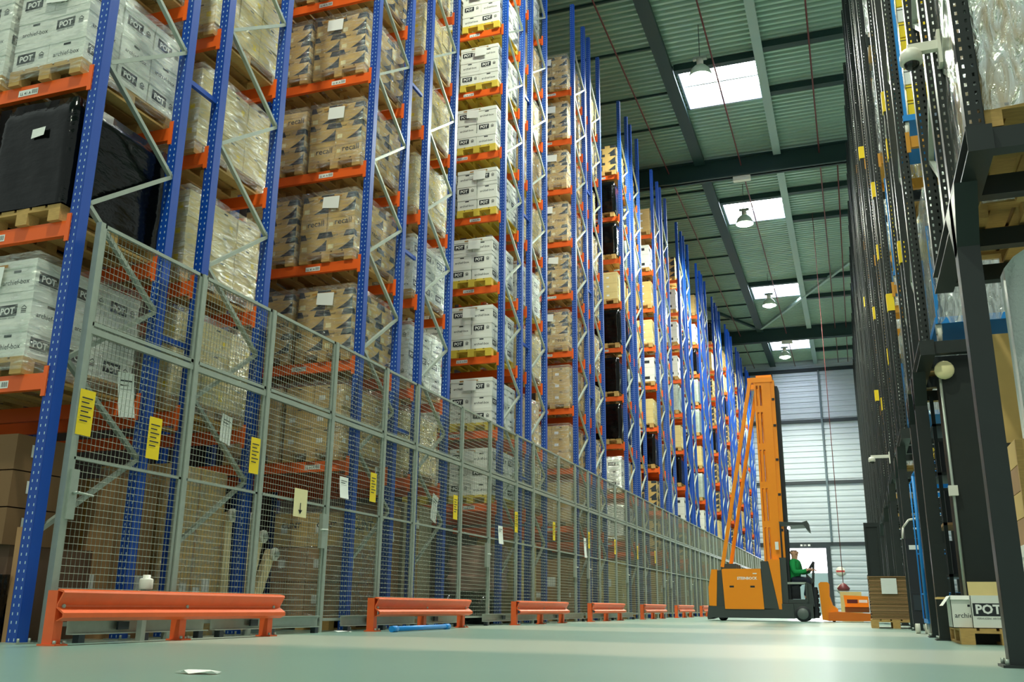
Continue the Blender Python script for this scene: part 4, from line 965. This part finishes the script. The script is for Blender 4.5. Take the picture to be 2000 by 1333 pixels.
# cab
g = MB(); g.box(TX(820), TX(885), .06, 1.14, TZ(974), TZ(545), TRUCKD); g.build('seat_back', t)
g = MB(); g.box(TX(886), TX(1074), .07, 1.13, TZ(974), TZ(935), TRUCKD); g.box(TX(931), TX(1110), .05, 1.15, TZ(1110), TZ(975), TRUCKD); g.build('cab_floor', t)
g = MB(); g.box(TX(885), TX(985), .35, .9, TZ(930), TZ(775), RUBBER); g.build('seat', t)
g = MB(); g.bar((TX(885), .06, TZ(785)), (TX(1060), .06, TZ(785)), .05, .05, GALV); g.bar((TX(1060), .06, TZ(785)), (TX(1060), .06, TZ(960)), .05, .05, TRUCKD); g.build('side_rail', t)
g = MB(); g.prism([(TX(a), .1, TZ(b)) for a, b in ((1060,770),(1110,800),(1125,1000),(1075,1000))], (0, 1.0, 0), TRUCKD); g.build('front_panel', t)
g = MB(); g.prism([(TX(a), .3, TZ(b)) for a, b in ((1060,690),(1130,760),(1100,805),(1060,790))], (0, .5, 0), TRUCKD); g.bar((TX(1120), .5, TZ(770)), (TX(1135), .5, TZ(585)), .06, .06, TRUCKD, (0,1,0)); g.build('console', t)
g = MB(); g.bar((TX(1070), .5, TZ(680)), (TX(1140), .5, TZ(578)), .3, .05, RUBBER, (0,1,0)); g.build('control_panel', t)
g = MB(); st = [(TX(1050)+.07*math.cos(a), .42+.13*math.sin(a), TZ(660)+.07*math.sin(a+.6)*.6) for a in [2*PI*i/14 for i in range(15)]]; g.path(st, .015, RUBBER, 6); g.build('steering_wheel', t)
g = MB(); g.prism([(TX(a), .05, TZ(b)) for a, b in ((840,200),(1060,210),(1110,195),(1125,290),(1105,280),(1075,235),(860,245))], (0, 1.1, 0), TRUCKD); g.build('overhead_guard', t)
for yy in (.08, 1.1): g = MB(); g.bar((TX(852), yy, TZ(545)), (TX(852), yy, TZ(205)), .04, .04, RUBBER); g.build('guard_post', t)
g = MB(); g.lathe((TX(932), .1, TZ(262)), [(.001,-.04),(.03,-.03),(.042,0),(.03,.03),(.001,.04)], mat('work_light', '#ffffff', .4, emit=('#ffffff', 4)), 12); g.build('work_lamp', t)
g = MB(); g.box(TX(800)-.02, TX(825), .0, .03, TZ(470), TZ(395), PAPER); g.build('paper_tag', t)
def wheel(x, y, z, r, w, name='wheel'):
    g = MB(); g.lathe((0,0,0), [(.001,0),(r*.75,0),(r*.78,.012),(r*.97,.006),(r,.02),(r,w-.02),(r*.97,w),(.001,w)], RUBBER, 28, 'y'); o = g.build(name, t, (x, y, z))
    h = MB(); h.lathe((0,0,0), [(.001,-.006),(r*.68,-.006),(r*.72,.004)], mat('hub_grey', '#5d6663', .5), 24, 'y'); h.build('hub', o)
wheel(TX(1012), .02, .188, .188, .16); wheel(TX(1012), 1.02, .188, .188, .16); wheel(TX(225), .3, .09, .09, .5); 
g = MB()
for a in range(6): g.box(TX(1105), TX(1165)-.02*(a % 2), .3, .8, TZ(1085-a*42), TZ(1055-a*42), RUBBER)
g.box(TX(1120), TX(1150), .2, .9, TZ(1105), TZ(820), RUBBER); g.build('fork_carriage', t)
# orange pallet truck in front of the lift truck
t = thing('pallet_truck', 'orange electric pallet truck standing right of the lift truck', 'pallet truck', (0, 25.2, 0))
tp('housing', TP((1170,790),(1190,772),(1255,772),(1268,790),(1262,900),(1285,985),(1330,1020),(1330,1050),(1245,1060),(1245,1128),(1185,1120)), .1, .8, TRUCKO)
tp('fork_frame', TP((1245,1052),(1330,1045),(1630,1060),(1630,1128),(1240,1130)), .0, .9, mat('truck_deep_orange', '#e07010', .45))
g = MB(); g.prism([(x, .6, z) for x, _, z in TP((1390,890),(1620,900),(1620,1000),(1400,1000))], (0, .5, 0), TRUCKO); h = g.build('battery_case', t)
g = MB(); g.rect((TX(1420), .6, TZ(965)), UX, UZ, 0, .25, 0, .09, MAROON, .004); g.rect((TX(1530), .6, TZ(960)), UX, UZ, 0, .2, 0, .07, PAPER, .004); g.build('case_slot', h)
tp('dark_step', TP((1395,1000),(1620,1000),(1620,1050),(1395,1050)), .62, 1.0, mat('worn_brown', '#6b4a20', .7))
g = MB(); g.tube((TX(1290), .1, .05), (TX(1290), .25, .05), .05, .05, RUBBER, 12); g.build('wheel', t)
g = MB(); g.box(TX(1350), TX(1560), 0, .04, 0, TZ(850), KRAFT2); tag(g.build('board', None, (0, 27.2, 0)), 'pale board standing behind the orange pallet truck', 'board')
t = thing('hanging_cable', 'dark red cable with a red pendant switch hanging from the roof', 'cable', (-.57, 40.0, 0))
g = MB(); g.tube((0,0,1.3), (0,0,16.95), .014, .014, REDP, 8); g.build('cord', t); g = MB(); g.lathe((0,0,1.0), [(.001,0),(.2,.0),(.24,.1),(.12,.24),(.03,.3)], REDP, 16); g.build('pendant', t)
for i, (x, z) in enumerate(((-1.05, 2.7), (-1.05, 1.6))):
    g = MB(); g.lathe((0,0,0), [(.001,-.02),(.3,-.02),(.3,0)], WHITEP, 20, 'y'); g.rect((-.26,-.02,-.06), (1,0,0), UZ, 0, .52, 0, .12, mat('sign_red', '#b83a36', .5), .004); tag(g.build('round_sign', None, (x, 66.36, z)), 'small round red and white sign right of the door, %s of two' % ('upper', 'lower')[i], 'sign')

# ------------------------------------------------------------------ driver
def skin(name, pts, edges, radii, m, parent=None, root=0, lv=2):
    me = bpy.data.meshes.new(name); me.from_pydata(pts, edges, []); o = bpy.data.objects.new(name, me); COL.objects.link(o)
    if parent: o.parent = parent
    me.materials.append(m); sk = o.modifiers.new('skin', 'SKIN'); sk.use_smooth_shade = True
    for i, r in enumerate(radii): d = me.skin_vertices[0].data[i]; d.radius = (r, r) if not isinstance(r, tuple) else r; d.use_root = (i == root)
    sb = o.modifiers.new('smooth', 'SUBSURF'); sb.levels = lv; sb.render_levels = lv
    return o
px, py, pz = TX(925)+.05, 25.5, TZ(790)+.1      # hip point on the seat
def Q(dx, dy, dz): return (dx, dy, dz)
P = [Q(0,0,.0), Q(-.01,0,.2), Q(.02,0,.34), Q(.03,-.01,.45), Q(.04,-.02,.53), Q(.06,-.04,.62), Q(.06,-.04,.74)]
E_ = [(0,1),(1,2),(2,3),(3,4),(4,5),(5,6)]; Rr = [(.16,.13),(.14,.13),(.17,.14),(.085,.08),(.06,.058),(.1,.095),(.095,.09)]
def chain(start, pts, rad):
    a = start
    for p, r in zip(pts, rad): P.append(p); Rr.append(r); E_.append((a, len(P)-1)); a = len(P)-1
    return a
hands = []
for s in (-1, 1):
    e = chain(3, [Q(.04,s*.2,.4), Q(.1,s*.24,.18), Q(.33,s*.16,.21), Q(.4,s*.13,.25), Q(.45,s*.12,.25)], [.065,.05,.04,.028,(.035,.02)])
    hands.append(P[e]); he = e
    for k_ in range(4):
        off = -.03+.02*k_; chain(he, [Q(.48,s*.12+off,.255), Q(.515+.006*(k_ in (1,2)),s*.12+off,.24), Q(.52,s*.12+off,.21)], [.011,.01,.009])
    chain(he-1, [Q(.43,s*.12-s*.035,.275), Q(.47,s*.12-s*.045,.28)], [.012,.01])
    k1 = chain(0, [Q(.06,s*.1,-.03), Q(.4,s*.12,.0), Q(.36,s*.12,-.24), Q(.3,s*.12,-.43), Q(.42,s*.13,-.47)], [.1,.075,.062,.045,.045])
person = skin('person', P, E_, Rr, SKIN); person.location = (px, py, pz); person.rotation_euler = (0, 0, -.3)
tag(person, 'driver in a green sweater seated on the orange lift truck', 'person')
def sub(name, idx_pts, edges, rad, m): return skin(name, idx_pts, edges, rad, m, person)
sub('sweater', [Q(0,0,-.18), Q(-.01,0,.17), Q(.02,0,.34), Q(.04,-.02,.53)] + sum([[Q(.04,s*.2,.4), Q(.1,s*.24,.18), Q(.33,s*.16,.21), Q(.38,s*.14,.25)] for s in (-1, 1)], []),
    [(0,1),(1,2),(2,3),(3,4),(4,5),(5,6),(6,7),(3,8),(8,9),(9,10),(10,11)], [(.2,.17),(.195,.175),(.205,.18),(.085,.085),.092,.07,.055,.042,.092,.065,.052,.042], GREEN)
sub('trousers', [Q(0,0,.06)] + sum([[Q(.06,s*.1,-.03), Q(.4,s*.12,.0), Q(.36,s*.12,-.24), Q(.3,s*.12,-.41)] for s in (-1, 1)], []),
    [(0,1),(1,2),(2,3),(3,4),(0,5),(5,6),(6,7),(7,8)], [(.18,.15),.125,.092,.076,.06,.115,.088,.076,.06], TROUS)
for s in (-1, 1): sub('shoe', [Q(.28,s*.12,-.46), Q(.36,s*.125,-.475), Q(.45,s*.13,-.48)], [(0,1),(1,2)], [.055,.05,.04], RUBBER)
hc = Vector((.06, -.04, .68)); fd = Vector((.78, -.62, 0)).normalized(); sd = Vector((.62, .78, 0)).normalized()
g = MB()
for q in (-1, 1): g.lathe(hc+fd*.082+sd*(.034*q)+Vector((0,0,.015)), [(.001,-.012),(.009,-.006),(.012,0),(.009,.006),(.001,.012)], INK, 8)
g.build('eyes', person)
g = MB(); g.lathe(hc+fd*.1+Vector((0,0,-.012)), [(.001,.035),(.01,.015),(.018,-.006),(.001,-.014)], SKIN, 10); g.build('nose', person)
g = MB(); g.bar(hc+fd*.086-sd*.026+Vector((0,0,-.052)), hc+fd*.086+sd*.026+Vector((0,0,-.052)), .01, .012, mat('lips', '#9a5548', .6)); g.build('mouth', person)
for q in (-1, 1): g = MB(); g.lathe(hc+sd*(.098*q)+Vector((0,0,-.005)), [(.001,-.034),(.016,-.018),(.018,.012),(.001,.032)], SKIN, 10); g.build('ear', person)
g = MB(); g.lathe(hc-fd*.035+Vector((0,0,0)), [(.075,-.06),(.09,-.02),(.09,.02),(.07,.06)], mat('grey_hair', '#7d746a', .8), 16); g.build('hair', person)
